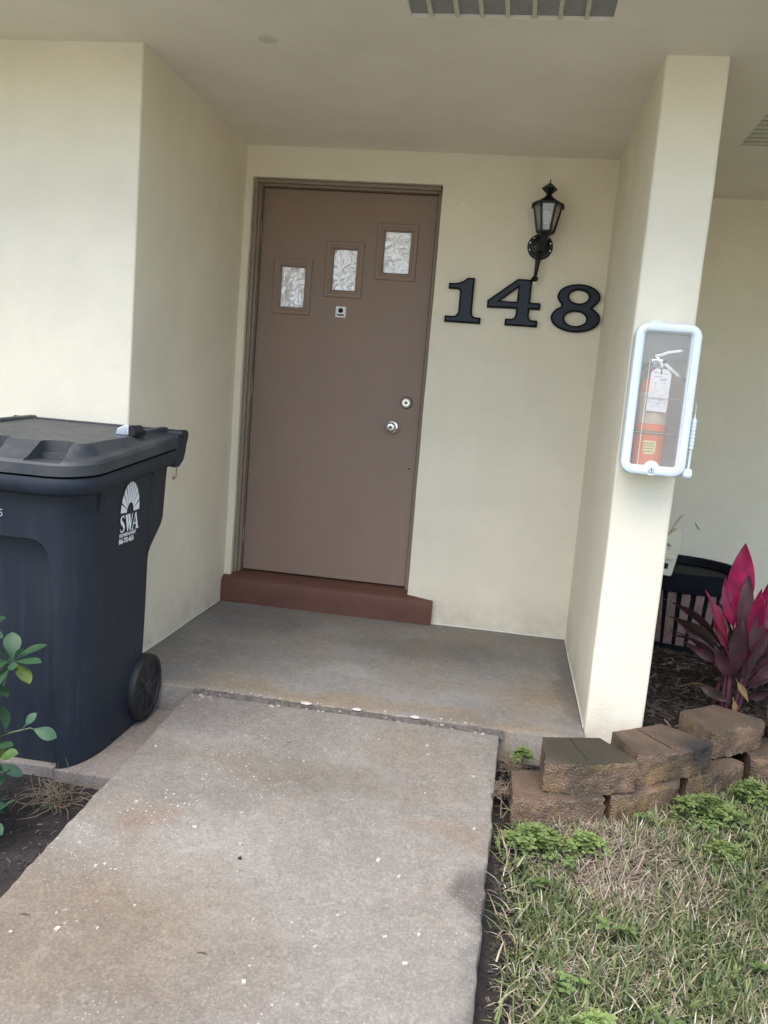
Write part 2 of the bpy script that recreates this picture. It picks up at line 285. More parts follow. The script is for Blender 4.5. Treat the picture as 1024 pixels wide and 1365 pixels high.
# ------------------------------------------------------------------ mesh helpers
class MB:
    def __init__(s): s.v = []; s.f = []; s.c = []
    def add(s, vs, fs, col=None):
        n = len(s.v); s.v += [tuple(v) for v in vs]; s.f += [tuple(i+n for i in f) for f in fs]
        if col is not None: s.c += [col]*len(fs)
    def box(s, x0, x1, y0, y1, z0, z1, M=None):
        vs = [Vector((x, y, z)) for z in (z0, z1) for y in (y0, y1) for x in (x0, x1)]
        if M: vs = [M @ v for v in vs]
        s.add(vs, [(0, 2, 3, 1), (4, 5, 7, 6), (0, 1, 5, 4), (2, 6, 7, 3), (0, 4, 6, 2), (1, 3, 7, 5)])
    def tube(s, pts, rad, n=8, cap=True):
        pts = [Vector(p) for p in pts]
        if not isinstance(rad, (list, tuple)): rad = [rad]*len(pts)
        prev = None; vs = []
        for i, p in enumerate(pts):
            t = (pts[min(i+1, len(pts)-1)]-pts[max(i-1, 0)]).normalized()
            if prev is None: a = t.orthogonal().normalized()
            else: a = (prev-t*prev.dot(t)).normalized()
            prev = a; b = t.cross(a)
            for k in range(n):
                th = 2*PI*k/n; vs.append(p+(a*math.cos(th)+b*math.sin(th))*rad[i])
        fs = [(i*n+k, i*n+(k+1) % n, (i+1)*n+(k+1) % n, (i+1)*n+k) for i in range(len(pts)-1) for k in range(n)]
        if cap: fs += [tuple(range(n-1, -1, -1)), tuple((len(pts)-1)*n+k for k in range(n))]
        s.add(vs, fs)
    def lathe(s, prof, n=24, M=None, ph=0):      # prof = [(r,z)...] about Z
        vs = []
        for (r, z) in prof:
            for k in range(n):
                th = 2*PI*k/n+ph; vs.append(Vector((r*math.cos(th), r*math.sin(th), z)))
        if M: vs = [M @ v for v in vs]
        fs = [(i*n+k, i*n+(k+1) % n, (i+1)*n+(k+1) % n, (i+1)*n+k) for i in range(len(prof)-1) for k in range(n)]
        fs += [tuple(range(n-1, -1, -1)), tuple((len(prof)-1)*n+k for k in range(n))]
        s.add(vs, fs)
    def loops(s, loops, closed=True, cap0=True, cap1=True):
        n = len(loops[0]); vs = [v for l in loops for v in l]
        fs = [(i*n+k, i*n+(k+1) % n, (i+1)*n+(k+1) % n, (i+1)*n+k) for i in range(len(loops)-1) for k in range(n)]
        if cap0: fs.append(tuple(range(n-1, -1, -1)))
        if cap1: fs.append(tuple((len(loops)-1)*n+k for k in range(n)))
        s.add(vs, fs)
    def build(s, name, m, parent=None, smooth=None, bevel=0, seg=2, loc=None):
        me = bpy.data.meshes.new(name); me.from_pydata(s.v, [], s.f); 
        if s.c and len(s.c) == len(s.f):
            a = me.color_attributes.new('col', 'FLOAT_COLOR', 'CORNER'); buf = []
            for p in me.polygons:
                for _ in range(p.loop_total): buf += [*s.c[p.index], 1]
            a.data.foreach_set('color', buf)
        if bevel or smooth is not None:
            bm = bmesh.new(); bm.from_mesh(me)
            if bevel:
                bmesh.ops.recalc_face_normals(bm, faces=bm.faces)
                es = [e for e in bm.edges if len(e.link_faces) == 2 and e.calc_face_angle(0) > R(28)]
                bmesh.ops.bevel(bm, geom=es, offset=bevel, segments=seg, profile=.6, affect='EDGES', clamp_overlap=True)
            if smooth is not None:
                for f in bm.faces: f.smooth = True
                for e in bm.edges:
                    if len(e.link_faces) == 2 and e.calc_face_angle(0) > R(smooth): e.smooth = False
            bm.to_mesh(me); bm.free()
        me.materials.append(m)
        o = bpy.data.objects.new(name, me); C.objects.link(o)
        if parent: o.parent = parent
        return o
def tag(o, label=None, cat=None, group=None, kind=None):
    if label: o['label'] = label
    if cat: o['category'] = cat
    if group: o['group'] = group
    if kind: o['kind'] = kind
    return o
def thing(name, label, cat, group=None, loc=(0, 0, 0)):
    o = bpy.data.objects.new(name, None); C.objects.link(o); o.location = loc; o.empty_display_size = .1
    return tag(o, label, cat, group)
def reloc(root, loc):            # put the thing's origin at its base, keep the parts where they stand
    root.location = loc
    def mv(o):
        for ch in [c for c in bpy.data.objects if c.parent == o]:
            ch.location = Vector(ch.location)-Vector(loc)
    mv(root)
def rrect(w0, w1, h0, h1, r, n=5):       # CCW rounded rect outline; r scalar or (r_00, r_10, r_11, r_01) each scalar or (rx,ry)
    rs = r if isinstance(r, (list,)) else [r]*4
    rs = [q if isinstance(q, tuple) else (q, q) for q in rs]
    out = []
    cs = [(w0, h0, 1, 1, PI), (w1, h0, -1, 1, 1.5*PI), (w1, h1, -1, -1, 0), (w0, h1, 1, -1, .5*PI)]
    for (x, y, sx, sy, a0), (rx, ry) in zip(cs, rs):
        for k in range(n+1):
            a = a0+k/n*PI/2
            out.append((x+sx*rx+rx*math.cos(a), y+sy*ry+ry*math.sin(a)))
    return out
def Mrot(loc, axis='Z', ang=0): return Matrix.Translation(Vector(loc)) @ Matrix.Rotation(ang, 4, axis)
def eval_obj(o, name, m, parent=None):
    dg = bpy.context.evaluated_depsgraph_get(); dg.update()
    me = bpy.data.meshes.new_from_object(o.evaluated_get(dg)); me.name = name
    me.materials.clear(); me.materials.append(m)
    n = bpy.data.objects.new(name, me); C.objects.link(n); n.matrix_world = o.matrix_world.copy()
    dt = o.data; bpy.data.objects.remove(o)
    if parent: n.parent = parent
    return n
def bool_cut(o, cutters):
    for q in [o]+list(cutters):
        bm = bmesh.new(); bm.from_mesh(q.data); bmesh.ops.remove_doubles(bm, verts=bm.verts, dist=1e-6); bmesh.ops.recalc_face_normals(bm, faces=bm.faces); bm.to_mesh(q.data); bm.free()
    bpy.context.view_layer.update()
    for c in cutters:
        md = o.modifiers.new('b', 'BOOLEAN'); md.operation = 'DIFFERENCE'; md.object = c; md.solver = 'EXACT'
    dg = bpy.context.evaluated_depsgraph_get(); dg.update()
    me = bpy.data.meshes.new_from_object(o.evaluated_get(dg)); o.modifiers.clear(); o.data = me
    for c in cutters: bpy.data.objects.remove(c)
    return o
def shape2d(name, outlines, M, m, parent, ext=.004, off=0, bev=0):
    cu = bpy.data.curves.new(name, 'CURVE'); cu.dimensions = '2D'; cu.fill_mode = 'BOTH'
    for ol in outlines:
        s = cu.splines.new('POLY'); s.points.add(len(ol)-1); s.use_cyclic_u = True
        for p, q in zip(s.points, ol): p.co = (q[0], q[1], 0, 1)
    cu.extrude = ext; cu.offset = off; cu.bevel_depth = bev; cu.bevel_resolution = 2
    o = bpy.data.objects.new(name, cu); C.objects.link(o)
    n = eval_obj(o, name, m, parent); n.data.transform(M); n.matrix_basis = Matrix()
    return n
def text2d(name, body, size, M, m, parent, xs=1, ext=.0002, align='LEFT', bold=0):
    cu = bpy.data.curves.new(name, 'FONT'); cu.body = body; cu.size = size; cu.extrude = ext; cu.align_x = align; cu.offset = bold
    o = bpy.data.objects.new(name, cu); C.objects.link(o)
    n = eval_obj(o, name, m, parent); n.data.transform(M @ Matrix.Diagonal((xs, 1, 1, 1))); n.matrix_basis = Matrix()
    return n
MW = lambda x, y, z: Matrix(((1, 0, 0, x), (0, 0, -1, y), (0, 1, 0, z), (0, 0, 0, 1)))      # 2D (x,z) onto a wall that faces -Y
MS = lambda x, y, z: Matrix(((0, 0, 1, x), (1, 0, 0, y), (0, 1, 0, z), (0, 0, 0, 1)))       # 2D (y,z) onto a face that faces +X

def wob(p, a=1):
    v = Vector(p)
    return v + a*(noise.noise_vector(v*1.3)*.0035 + noise.noise_vector(v*4.7+Vector((3, 1, 7)))*.0022)

# ================================================================== ground
def ground():
    xs = [-300, -120, -50, -20, -10, -6, -4] + [-3+.12*i for i in range(67)] + [6, 8, 12, 20, 50, 120, 300]
    ys = [-300, -120, -50, -22, -14, -10, -8, -6.5] + [-5.6+.12*i for i in range(56)] + [2, 4, 8, 16, 40, 120, 300]
    b = MB(); vs = [(x, y, gz(x, y)) for y in ys for x in xs]; n = len(xs)
    b.add(vs, [(j*n+i, j*n+i+1, (j+1)*n+i+1, (j+1)*n+i) for j in range(len(ys)-1) for i in range(n-1)])
    M = bpy.data.materials.new('ground'); M.use_nodes = True; nt = M.node_tree; N = nt.nodes; L = nt.links
    p = N['Principled BSDF']; p.inputs['Roughness'].default_value = .95; p.inputs['Specular IOR Level'].default_value = .15
    g = N.new('ShaderNodeNewGeometry'); s = g.outputs['Position']
    a = nz(nt, s, 18, 8, .7); f = nz(nt, s, 140, 5, .7); bg = nz(nt, s, .8, 4)
    soil = mixc(nt, (.060, .053, .052), (.030, .027, .027), ramp(nt, a, .35, .65)); soil = mixc(nt, soil, (.11, .10, .095), ramp(nt, f, .60, .72, 0, .8))
    lawn = mixc(nt, (.15, .17, .08), (.30, .26, .16), ramp(nt, a, .35, .65)); lawn = mixc(nt, lawn, (.14, .16, .07), ramp(nt, bg, .4, .6, 0, .6))
    sp = N.new('ShaderNodeSeparateXYZ'); L.new(s, sp.inputs[0])
    far = math_(nt, 'MAXIMUM', math_(nt, 'MAXIMUM', ramp(nt, sp.outputs[0], 4.2, 5.0), ramp(nt, sp.outputs[0], -1.6, -2.2)), ramp(nt, sp.outputs[1], -4.4, -5.2))
    L.new(mixc(nt, soil, lawn, far), p.inputs['Base Color'])
    bn = N.new('ShaderNodeBump'); bn.inputs['Strength'].default_value = 1; bn.inputs['Distance'].default_value = .012
    L.new(math_(nt, 'ADD', a, f), bn.inputs['Height']); L.new(bn.outputs[0], p.inputs['Normal'])
    tag(b.build('ground', M, smooth=60), kind='structure')
ground()

# walkway: sloping slab with slightly worn edges
def slab(name, xf, y0, y1, zt, th, m, nx=24, dy=.06, ragged=.004):
    ny = max(2, int(abs(y1-y0)/dy)); b = MB(); top = []
    for j in range(ny+1):
        y = y0+(y1-y0)*j/ny; xa, xb = xf(y)
        row = []
        for i in range(nx+1):
            t = i/nx; x = xa+(xb-xa)*t
            e = ragged*(noise.noise(Vector((x*9, y*9, 2)))+.8*noise.noise(Vector((x*9, y*31, 6)))-.5*max(0, noise.noise(Vector((x*5, y*17, 12)))-.25)*4*(1 if i else -1))
            yy = y + (ragged*1.5*noise.noise(Vector((x*11, y*7, 5))) if j in (0, ny) else 0)
            row.append((x+(e if i in (0, nx) else 0), yy, zt(y)+.0018*noise.noise(Vector((x*2, y*2, 8)))))
        top.append(row)
    n = nx+1
    vs = [v for r in top for v in r]; b.add(vs, [(j*n+i, j*n+i+1, (j+1)*n+i+1, (j+1)*n+i) for j in range(ny) for i in range(nx)])
    ring = [top[0][i] for i in range(nx)] + [top[j][nx] for j in range(ny)] + [top[ny][i] for i in range(nx, 0, -1)] + [top[j][0] for j in range(ny, 0, -1)]
    k = len(ring)
    cx = sum(v[0] for v in ring)/k; cy = sum(v[1] for v in ring)/k
    def inner(v, dz, ins): return (v[0], v[1], v[2]-dz)
    b.add(ring+[inner(v, th, 0) for v in ring], [(i, k+i, k+(i+1) % k, (i+1) % k) for i in range(k)])
    bm_o = b.build(name, m)
    bm = bmesh.new(); bm.from_mesh(bm_o.data); bmesh.ops.remove_doubles(bm, verts=bm.verts, dist=1e-5); bmesh.ops.recalc_face_normals(bm, faces=bm.faces)
    es = [e for e in bm.edges if len(e.link_faces) == 2 and e.calc_face_angle(0) > R(60)]
    bmesh.ops.bevel(bm, geom=es, offset=.006, segments=2, profile=.5, affect='EDGES', clamp_overlap=True)
    for f in bm.faces: f.smooth = True
    bm.to_mesh(bm_o.data); bm.free()
    return bm_o
tag(slab('walkway', lambda y: (-.078, 1.116+.018*(y+1.33)), -1.333, -6.995, zpath, .14, M_walk, dy=.022, ragged=.007), kind='structure')
tag(slab('porch_floor', lambda y: (-.445, 1.428), .12, -1.327, lambda y: 0, .25, M_porch, ragged=.003), kind='structure')
# dirt-filled joint between the two slabs
b = MB()
for i in range(60):
    x = -.06+i*.0198; w = .006+.004*random.random()
    b.box(x, x+.021, -1.345-w*.3, -1.322+w*.2, -.03, -.004+.004*random.random())
tag(b.build('joint_dirt', mat('joint_dirt', (.13, .115, .10), .95, var=.5, vscale=60)), kind='structure')
# loose grit caught along the joint and on the walkway
b = MB()
for i in range(150):
    x = random.uniform(-.05, 1.1); y = -1.335+random.gauss(0, .012) if i < 110 else random.uniform(-2.7, -1.4); s = random.uniform(.002, .0065)
    if y > -1.345: z = .001 if y > -1.328 else -.008
    else: z = zpath(y)
    b.box(-s, s, -s*.8, s*.7, 0, s*.8, Mrot((x, y, z), 'Z', random.random()*3))
tag(b.build('grit', mat('grit', (.40, .37, .32), .9, var=.4, vscale=50)), kind='stuff')
for (x, y, s, a) in ((.385, -1.337, .017, .4), (.58, -1.330, .014, 1.2), (.80, -1.328, .015, 2.0)):
    b = MB(); b.lathe([(s*.9, 0), (s*1.05, .003), (s*.6, .007)], 7, Mrot((0, 0, 0), 'Z', a))
    o = b.build('concrete_chip', mat('pale_chip', (.50, .48, .43), .9, var=.2, vscale=60)); o.location = (x, y, .001); o.scale = (1.35, .8, 1)
    tag(o, {.385: 'largest pale chip in the joint between porch and walkway, leftmost of three', .58: 'middle pale chip lying on the porch edge joint', .80: 'tan curled chip on the porch edge, rightmost of three'}[x], 'concrete chip', 'pale chips along the porch joint')

b = MB(); b.box(-14, 16, -18, -7.0, -.40, -.225)  # unseen pale slab behind the camera, added to bounce light under the soffit
tag(b.build('bounce_slab', mat('bounce_slab_concrete', (.50, .48, .45), .9, var=.12, vscale=2, bump=.4, bscale=90)), kind='structure')
# pavers beside the porch
pb = MB(); pb.box(-1.6, -.10, -1.89, -1.34, -.20, -.118); pb = pb.build('paver_bed', M_soil); tag(pb, kind='structure')
for (x0, x1, y0, y1) in ((-.50, -.095, -1.468, -1.338), (-.91, -.506, -1.468, -1.338), (-1.32, -.916, -1.468, -1.338),
                         (-.300, -.095, -1.885, -1.475), (-.712, -.307, -1.872, -1.475), (-1.12, -.718, -1.88, -1.475)):
    b = MB(); b.box(x0, x1, y0-(.04 if y0 < -1.6 else 0), y1, -.165, -.097+random.uniform(-.004, .003)); b.build('paver', M_paver, pb, bevel=.005)

# ================================================================== house
house = thing('house', 'cream stucco house with a recessed front entry and a brown door', 'house')
def sweep(name, path, z0, z1, m, parent, rad=.010, step=.12, zstep=.12):
    pts = []
    P = [Vector((x, y, 0)) for x, y in path]
    for i, p in enumerate(P):
        if i in (0, len(P)-1): pts.append(p); continue
        a = (P[i-1]-p).normalized(); c = (P[i+1]-p).normalized()
        for k in range(5):
            t = k/4; q0 = p+a*rad; q1 = p+c*rad; pts.append(q0*(1-t)**2+p*2*t*(1-t)+q1*t*t)
    full = []
    for a, c in zip(pts, pts[1:]):
        L_ = (c-a).length; n = max(1, int(min(L_/step, 30))); full += [a+(c-a)*k/n for k in range(n)]
    full.append(pts[-1]); nzv = int((z1-z0)/zstep)+1; b = MB(); n = len(full)
    vs = [wob((p.x, p.y, z0+(z1-z0)*j/nzv)) for j in range(nzv+1) for p in full]
    b.add(vs, [(j*n+i, j*n+i+1, (j+1)*n+i+1, (j+1)*n+i) for j in range(nzv) for i in range(n-1)])
    return b.build(name, m, parent, smooth=50)
tag(sweep('wall', [(-6, 6), (-6, YF), (XL, YF), (XL, .25)], -.3, H+.05, M_wall, house), 'wall left of the entry with its corner')
tag(sweep('wall', [(XR, .05), (XR, YF), (XR+PW, YF), (XR+PW, YR+.02)], -.3, H+.05, M_wall, house, rad=.012), 'narrow wing wall between the entry and the planting bed')
tag(sweep('wall', [(XR+PW-.02, YR), (7, YR), (7, 6)], -.3, H+.05, M_wall, house), 'set-back wall behind the red plants')
OX0, OX1, OZ1 = -.383, .593, 2.226
def backwall():
    xs = sorted(set([XL-.02, OX0, OX1, XR+.02] + [XL-.02+.1*i for i in range(19)])); zs = sorted(set([-.1, .02, OZ1, H+.05]+[.1*i for i in range(0, 24)]))
    b = MB(); n = len(xs); vs = []
    for z in zs:
        for x in xs:
            w = wob((x, 0, z)); 
            vs.append(w)
    fs = []
    for j in range(len(zs)-1):
        for i in range(n-1):
            if xs[i] >= OX0-1e-6 and xs[i+1] <= OX1+1e-6 and zs[j] >= .02-1e-6 and zs[j+1] <= OZ1+1e-6: continue
            fs.append((j*n+i, j*n+i+1, (j+1)*n+i+1, (j+1)*n+i))
    # reveals
    idx = lambda x, z: zs.index(z)*n+xs.index(x)
    zz = [z for z in zs if .02-1e-6 <= z <= OZ1+1e-6]; xx = [x for x in xs if OX0-1e-6 <= x <= OX1+1e-6]
    edge = [idx(OX0, z) for z in zz] + [idx(x, OZ1) for x in xx[1:]] + [idx(OX1, z) for z in reversed(zz[:-1])]
    base = len(vs); vs += [Vector(vs[i])+Vector((0, .17, 0)) for i in edge]
    fs += [(edge[k], edge[k+1], base+k+1, base+k) for k in range(len(edge)-1)]
    b.add(vs, fs); tag(b.build('wall', M_wall, house, smooth=40), 'back wall of the entry around the door')
backwall()

for pts_ in ([(XR-.001, y/10, .002) for y in range(-12, 1)], [(x/10+.73, 0, .002) for x in range(0, 8)], [(XL+.001, y/10, .002) for y in range(-12, 0)]):
    b = MB(); b.tube([tuple(wob(p)+Vector((0, 0, .001*math.sin(i*7)))) for i, p in enumerate(pts_)], [.0035+.0012*math.sin(i*3.1) for i in range(len(pts_))], 6); b.build('caulk_bead', mat('caulk', (.70, .69, .64), .6), house, smooth=60)
# soffit with two vent openings
VX0, VX1, VY0, VY1 = .600, 1.228, -1.79, -1.478
WX0, WX1, WY0, WY1 = 1.902, 2.215, -.888, -.262
def soffit():
    xs = sorted([-6.6, -4, -2, -1, -.4, .1, VX0, VX1, 1.5, WX0, WX1, 3, 4.5, 7.6]); ys = sorted([-2.08, VY0, VY1, -1.2, WY0, WY1, 0, .4, .9])
    b = MB(); n = len(xs); vs = [(x, y, H) for y in ys for x in xs]; fs = []
    def hole(x, y): return (VX0 <= x < VX1 and VY0 <= y < VY1) or (WX0 <= x < WX1 and WY0 <= y < WY1)
    for j in range(len(ys)-1):
        for i in range(n-1):
            if not hole(xs[i], ys[j]): fs.append((j*n+i, (j+1)*n+i, (j+1)*n+i+1, j*n+i+1))
    b.add(vs, fs)
    for (x0, x1, y0, y1) in ((VX0, VX1, VY0, VY1), (WX0, WX1, WY0, WY1)):
        q = [(x0, y0), (x1, y0), (x1, y1), (x0, y1)]
        b.add([(x, y, H) for x, y in q]+[(x, y, H+.04) for x, y in q], [(i, (i+1) % 4, 4+(i+1) % 4, 4+i) for i in range(4)])
    sf = b.build('soffit', M_ceil, house)
    for (x0, x1, y0, y1) in ((VX0, VX1, VY0, VY1), (WX0, WX1, WY0, WY1)):
        c = MB(); c.box(x0-.02, x1+.02, y0-.02, y1+.02, H+.012, H+.03); c.build('vent_screen', M_screen, sf)
    for k, x in enumerate((.664, .747, .824, .905, .987, 1.067, 1.147)):
        c = MB(); n_ = 14; w = .0065
        rows = []
        for j in range(n_+1):
            y = VY0+(VY1-VY0)*j/n_; ww = w+.003*noise.noise(Vector((k*3, j*.9, 0))); dx = .002*noise.noise(Vector((k, j*.5, 4)))
            rows.append([Vector((x+dx-ww, y, H+.001)), Vector((x+dx+ww, y, H+.001)), Vector((x+dx+ww, y, H+.0115)), Vector((x+dx-ww, y, H+.0115))])
        c.loops(rows); c.build('vent_slat', M_slat, sf)
    for k in range(11):
        y = WY0+.045+k*.0535
        c = MB(); c.box(WX0-.001, WX1+.001, y-.008, y+.008, H+.002, H+.0115); c.build('vent_slat', M_slat, sf)
    c = MB(); c.box(-6.6, 7.6, -2.10, -2.078, H-.012, H+.20); c.build('fascia', M_wall, house)
    c = MB(); c.box(-6.6, 7.6, -2.10, 6.6, H+.201, H+.30)
    c.add([(-6.8, -2.2, H+.30), (7.8, -2.2, H+.30), (7.8, 6.8, H+.30), (-6.8, 6.8, H+.30), (-3, 2.3, H+1.3), (4, 2.3, H+1.3)],
          [(0, 1, 5, 4), (2, 3, 4, 5), (1, 2, 5), (3, 0, 4)]); c.build('roof', M_roof, house)
    c = MB(); c.lathe([(.030, 0), (.034, -.0015), (.030, -.003), (.012, -.0035)], 18, Mrot((.068, -1.286, H), 'Z', 0)); o = c.build('patch', M_patch, house); o['label'] = 'round filled patch in the soffit'
soffit()

# step under the door (painted concrete), front edge rounded, right end hipped
def step():
    prof = lambda: [(-.042, -.01), (-.044, .06), (-.044, .112), (-.040, .124), (-.030, .132), (-.012, .139), (.03, .150), (.16, .160)]
    b = MB(); loops = []
    xs = [XL-.006]+[XL+.1*i for i in range(1, 11)]+[.60, .64, .68, .712, .726, .731]
    for x in xs:
        t = max(0, (x-.60)/.131); row = []
        for (y, z) in prof():
            if t > 0 and z > .115: z = z-(t*max(0, (z-.126))*1.0)
            yy = y+.0025*noise.noise(Vector((x*5, z*9, 0))); 
            if x > .725: yy += .006 if y < 0 else 0
            row.append(Vector((x, yy, z+.0015*noise.noise(Vector((x*4, y*20, 3))))))
        row.append(Vector((x, .16, -.01))); loops.append(row)
    b.loops(loops); o = b.build('door_step', M_sill, house, smooth=45); return o
step()

# door frame
def frame():
    b = MB(); Y0 = .028
    dx0, dx1, dz = -.345, .565, 2.191
    def bar(x0, x1, z0, z1, y0, y1): b.box(x0, x1, y0, y1, z0, z1)
    bar(OX0+.003, -.362, .153, OZ1-.003, Y0, .15); bar(.583, OX1-.003, .153, OZ1-.003, Y0+.02, .15)
    bar(-.362, .583, 2.206, OZ1-.003, Y0, .15)
    bar(-.362, -.3495, .153, 2.206, Y0+.022, .15); bar(.5695, .583, .153, 2.206, Y0+.035, .15); bar(-.3495, .5695, 2.1955, 2.206, Y0+.022, .15)
    fr = b.build('door_frame', M_frame, house, bevel=.0025)
    g = MB(); g.box(-.36, .58, .125, .155, .14, 2.21); g.build('dark_gap_sheet', M_dark, fr)  # near-black sheet behind the whole door, paints the gap around it dark
    for z in (1.98, 1.16, .36):
        g = MB(); g.tube([(-.351, .083, z-.045), (-.351, .083, z+.045)], .006, 10); g.build('hinge', M_frame, fr, smooth=40)
    return fr
frame()

# door slab with three glazed openings
DY = .090
LITES = [(-.233, -.097, 1.592, 1.805), (.042, .172, 1.695, 1.908), (.304, .446, 1.798, 2.012)]
def door():
    xs = sorted([-.345, .565]+[v for l in LITES for v in l[:2]]); zs = sorted([.163, 2.191]+[v for l in LITES for v in l[2:]])
    b = MB(); n = len(xs); vs = [(x, DY, z) for z in zs for x in xs]; fs = []
    for j in range(len(zs)-1):
        for i in range(n-1):
            xm = (xs[i]+xs[i+1])/2; zm = (zs[j]+zs[j+1])/2
            if any(l[0] < xm < l[1] and l[2] < zm < l[3] for l in LITES): continue
            fs.append((j*n+i, j*n+i+1, (j+1)*n+i+1, (j+1)*n+i))
    b.add(vs, fs)
    for q in [(-.345, .565, .163, 2.191)]:
        c = [(q[0], q[2]), (q[1], q[2]), (q[1], q[3]), (q[0], q[3])]
        b.add([(x, DY, z) for x, z in c]+[(x, DY+.035, z) for x, z in c], [(i, 4+i, 4+(i+1) % 4, (i+1) % 4) for i in range(4)])
    for q in LITES:
        c = [(q[0], q[2]), (q[1], q[2]), (q[1], q[3]), (q[0], q[3])]
        b.add([(x, DY, z) for x, z in c]+[(x, DY+.035, z) for x, z in c], [(i, (i+1) % 4, 4+(i+1) % 4, 4+i) for i in range(4)])
    dr = b.build('door', M_door, house); dr['label'] = 'flat brown front door with three stepped square lights'
    labs = ['lower left', 'middle', 'upper right']
    for k, (x0, x1, z0, z1) in enumerate(LITES):
        # flat outer trim ring and raised inner bead
        g = MB()
        def L_(e, y): return [Vector((x, y, z)) for x, z in ((x0-e, z0-e), (x1+e, z0-e), (x1+e, z1+e), (x0-e, z1+e))]
        g.loops([L_(.0345, DY+.001), L_(.0335, DY-.007), L_(.031, DY-.0085), L_(.014, DY-.0085), L_(.012, DY-.0115), L_(.004, DY-.0115), L_(-.001, DY-.006), L_(-.0045, DY+.012), L_(-.0045, DY+.024)], cap0=False, cap1=False)
        g.build('window_trim', M_door, dr, bevel=.0008, seg=1)
        # crumpled foil behind the glass, real relief
        g = MB(); nx, nzz = 44, 66; vs = []
        for j in range(nzz+1):
            for i in range(nx+1):
                x = x0-.002+(x1-x0+.004)*i/nx; z = z0-.002+(z1-z0+.004)*j/nzz
                p = Vector((x*24+k*9, z*24, k*5.))
                d1 = noise.cell_vector(p*.0) if False else Vector()
                w_ = noise.noise_vector(p*.8)*.5
                vv = noise.voronoi(p+w_)[0]; h = (vv[1]-vv[0])*.0065; vv2 = noise.voronoi(p*2.3+w_*2)[0]; h += (vv2[1]-vv2[0])*.0026
                h += noise.noise(p*.6)*.004
                vs.append((x, DY+.020-h, z))
        g.add(vs, [(j*(nx+1)+i, j*(nx+1)+i+1, (j+1)*(nx+1)+i+1, (j+1)*(nx+1)+i) for j in range(nzz) for i in range(nx)])
        o = g.build('window_pane', M_foil, dr, smooth=25); o['label'] = labs[k]+' door light lined with crumpled silver foil'
    # viewer plate
    g = MB(); g.box(.078, .132, DY-.005, DY+.001, 1.559, 1.615); pl = g.build('door_viewer', M_print, dr, bevel=.0015); pl['label'] = 'small white door viewer plate'
    g = MB(); g.lathe([(.0125, 0), (.0125, .004), (.009, .0055)], 20, Mrot((.105, DY-.004, 1.594), 'X', PI/2)); g.box(.086, .124, DY-.0062, DY-.004, 1.5675, 1.5745)
    g.build('viewer_lens', M_dark, dr, smooth=40)
    # deadbolt
    Mx = lambda x, z: Mrot((x, DY, z), 'X', PI/2)
    g = MB(); g.lathe([(.031, -.001), (.032, .004), (.029, .011), (.0265, .0125)], 32, Mx(.491, 1.145)); g.build('deadbolt_ring', mat('aged_steel', (.20, .19, .18), .3, .9), dr, smooth=30)
    g = MB(); g.lathe([(.0225, .012), (.0225, .017), (.019, .0195)], 32, Mx(.491, 1.145)); g.build('deadbolt', M_chrome, dr, smooth=30)
    g = MB(); g.lathe([(.0085, .0185), (.0085, .021)], 20, Mx(.491, 1.1445)); g.build('keyhole', M_brass, dr, smooth=30)
    # knob
    g = MB(); g.lathe([(.034, -.001), (.0345, .004), (.031, .010), (.020, .014), (.012, .016), (.012, .032)], 32, Mx(.426, 1.013)); g.build('knob_rose', M_chrome, dr, smooth=30)
    g = MB(); g.lathe([(.012, .030), (.018, .034), (.0245, .042), (.0265, .052), (.025, .062), (.020, .067), (.0125, .0685)], 32, Mx(.426, 1.013)); g.build('door_knob', M_chrome, dr, smooth=35)
    g = MB(); g.lathe([(.0095, .068), (.0095, .0705)], 20, Mx(.426, 1.013)); g.build('keyhole', M_brass, dr, smooth=30)
    # painted-over bottom sweep and a scuff
    g = MB(); g.box(-.342, .562, DY-.006, DY+.001, .166, .181); g.build('door_sweep', M_door, dr, bevel=.002)
    g = MB(); g.box(.527, .541, DY-.0012, DY+.001, .797, .803); g.build('scratch', M_dark, dr)
door()

# rusty staple on the return wall
b = MB(); b.tube([(XL-.004, -.772, .800), (XL+.012, -.772, .800), (XL+.016, -.771, .795), (XL+.014, -.769, .742), (XL+.011, -.768, .737), (XL-.004, -.768, .736)], .0028, 8)
b.lathe([(.008, 0), (.006, .004)], 8, Matrix.Translation((XL, -.772, .80)) @ Matrix.Rotation(PI/2, 4, 'Y')); b.lathe([(.010, 0), (.006, .004)], 8, Matrix.Translation((XL, -.768, .736)) @ Matrix.Rotation(PI/2, 4, 'Y'))
o = b.build('wall_hook', mat('painted_hook', (.33, .27, .18), .7, var=.4, vscale=80), smooth=40); tag(o, 'small rusty wire hook on the cream return wall behind the cart', 'hook')

# ================================================================== house numbers
def arc(cx, cz, rx, rz, a0, a1, n): return [(cx+rx*math.cos(R(a0+(a1-a0)*k/n)), cz+rz*math.sin(R(a0+(a1-a0)*k/n))) for k in range(n+1)]
one = [[(0, 0), (.175, 0), (.175, .026), (.150, .026), (.138, .031), (.131, .042), (.129, .055), (.129, .216), (.098, .216), (.078, .200), (.055, .190), (.032, .186), (.008, .186), (.008, .163), (.050, .163), (.060, .160), (.066, .150), (.066, .055), (.062, .040), (.053, .030), (.040, .026), (0, .026)]]
four = [[(0, .080), (0, .112), (.138, .222), (.205, .222), (.205, .112), (.256, .112), (.256, .084), (.205, .084), (.205, .050), (.209, .036), (.220, .028), (.250, .027), (.250, 0), (.095, 0), (.095, .027), (.125, .028), (.140, .036), (.145, .050), (.145, .084)],
        [(.145, .112), (.145, .188), (.052, .112)]]
eight = [arc(.118, .064, .117, .065, 52, -232, 40)+arc(.124, .168, .101, .058, 218, -38, 36),
         arc(.118, .062, .056, .037, 0, 348, 28), arc(.124, .168, .050, .034, 0, 348, 28)]
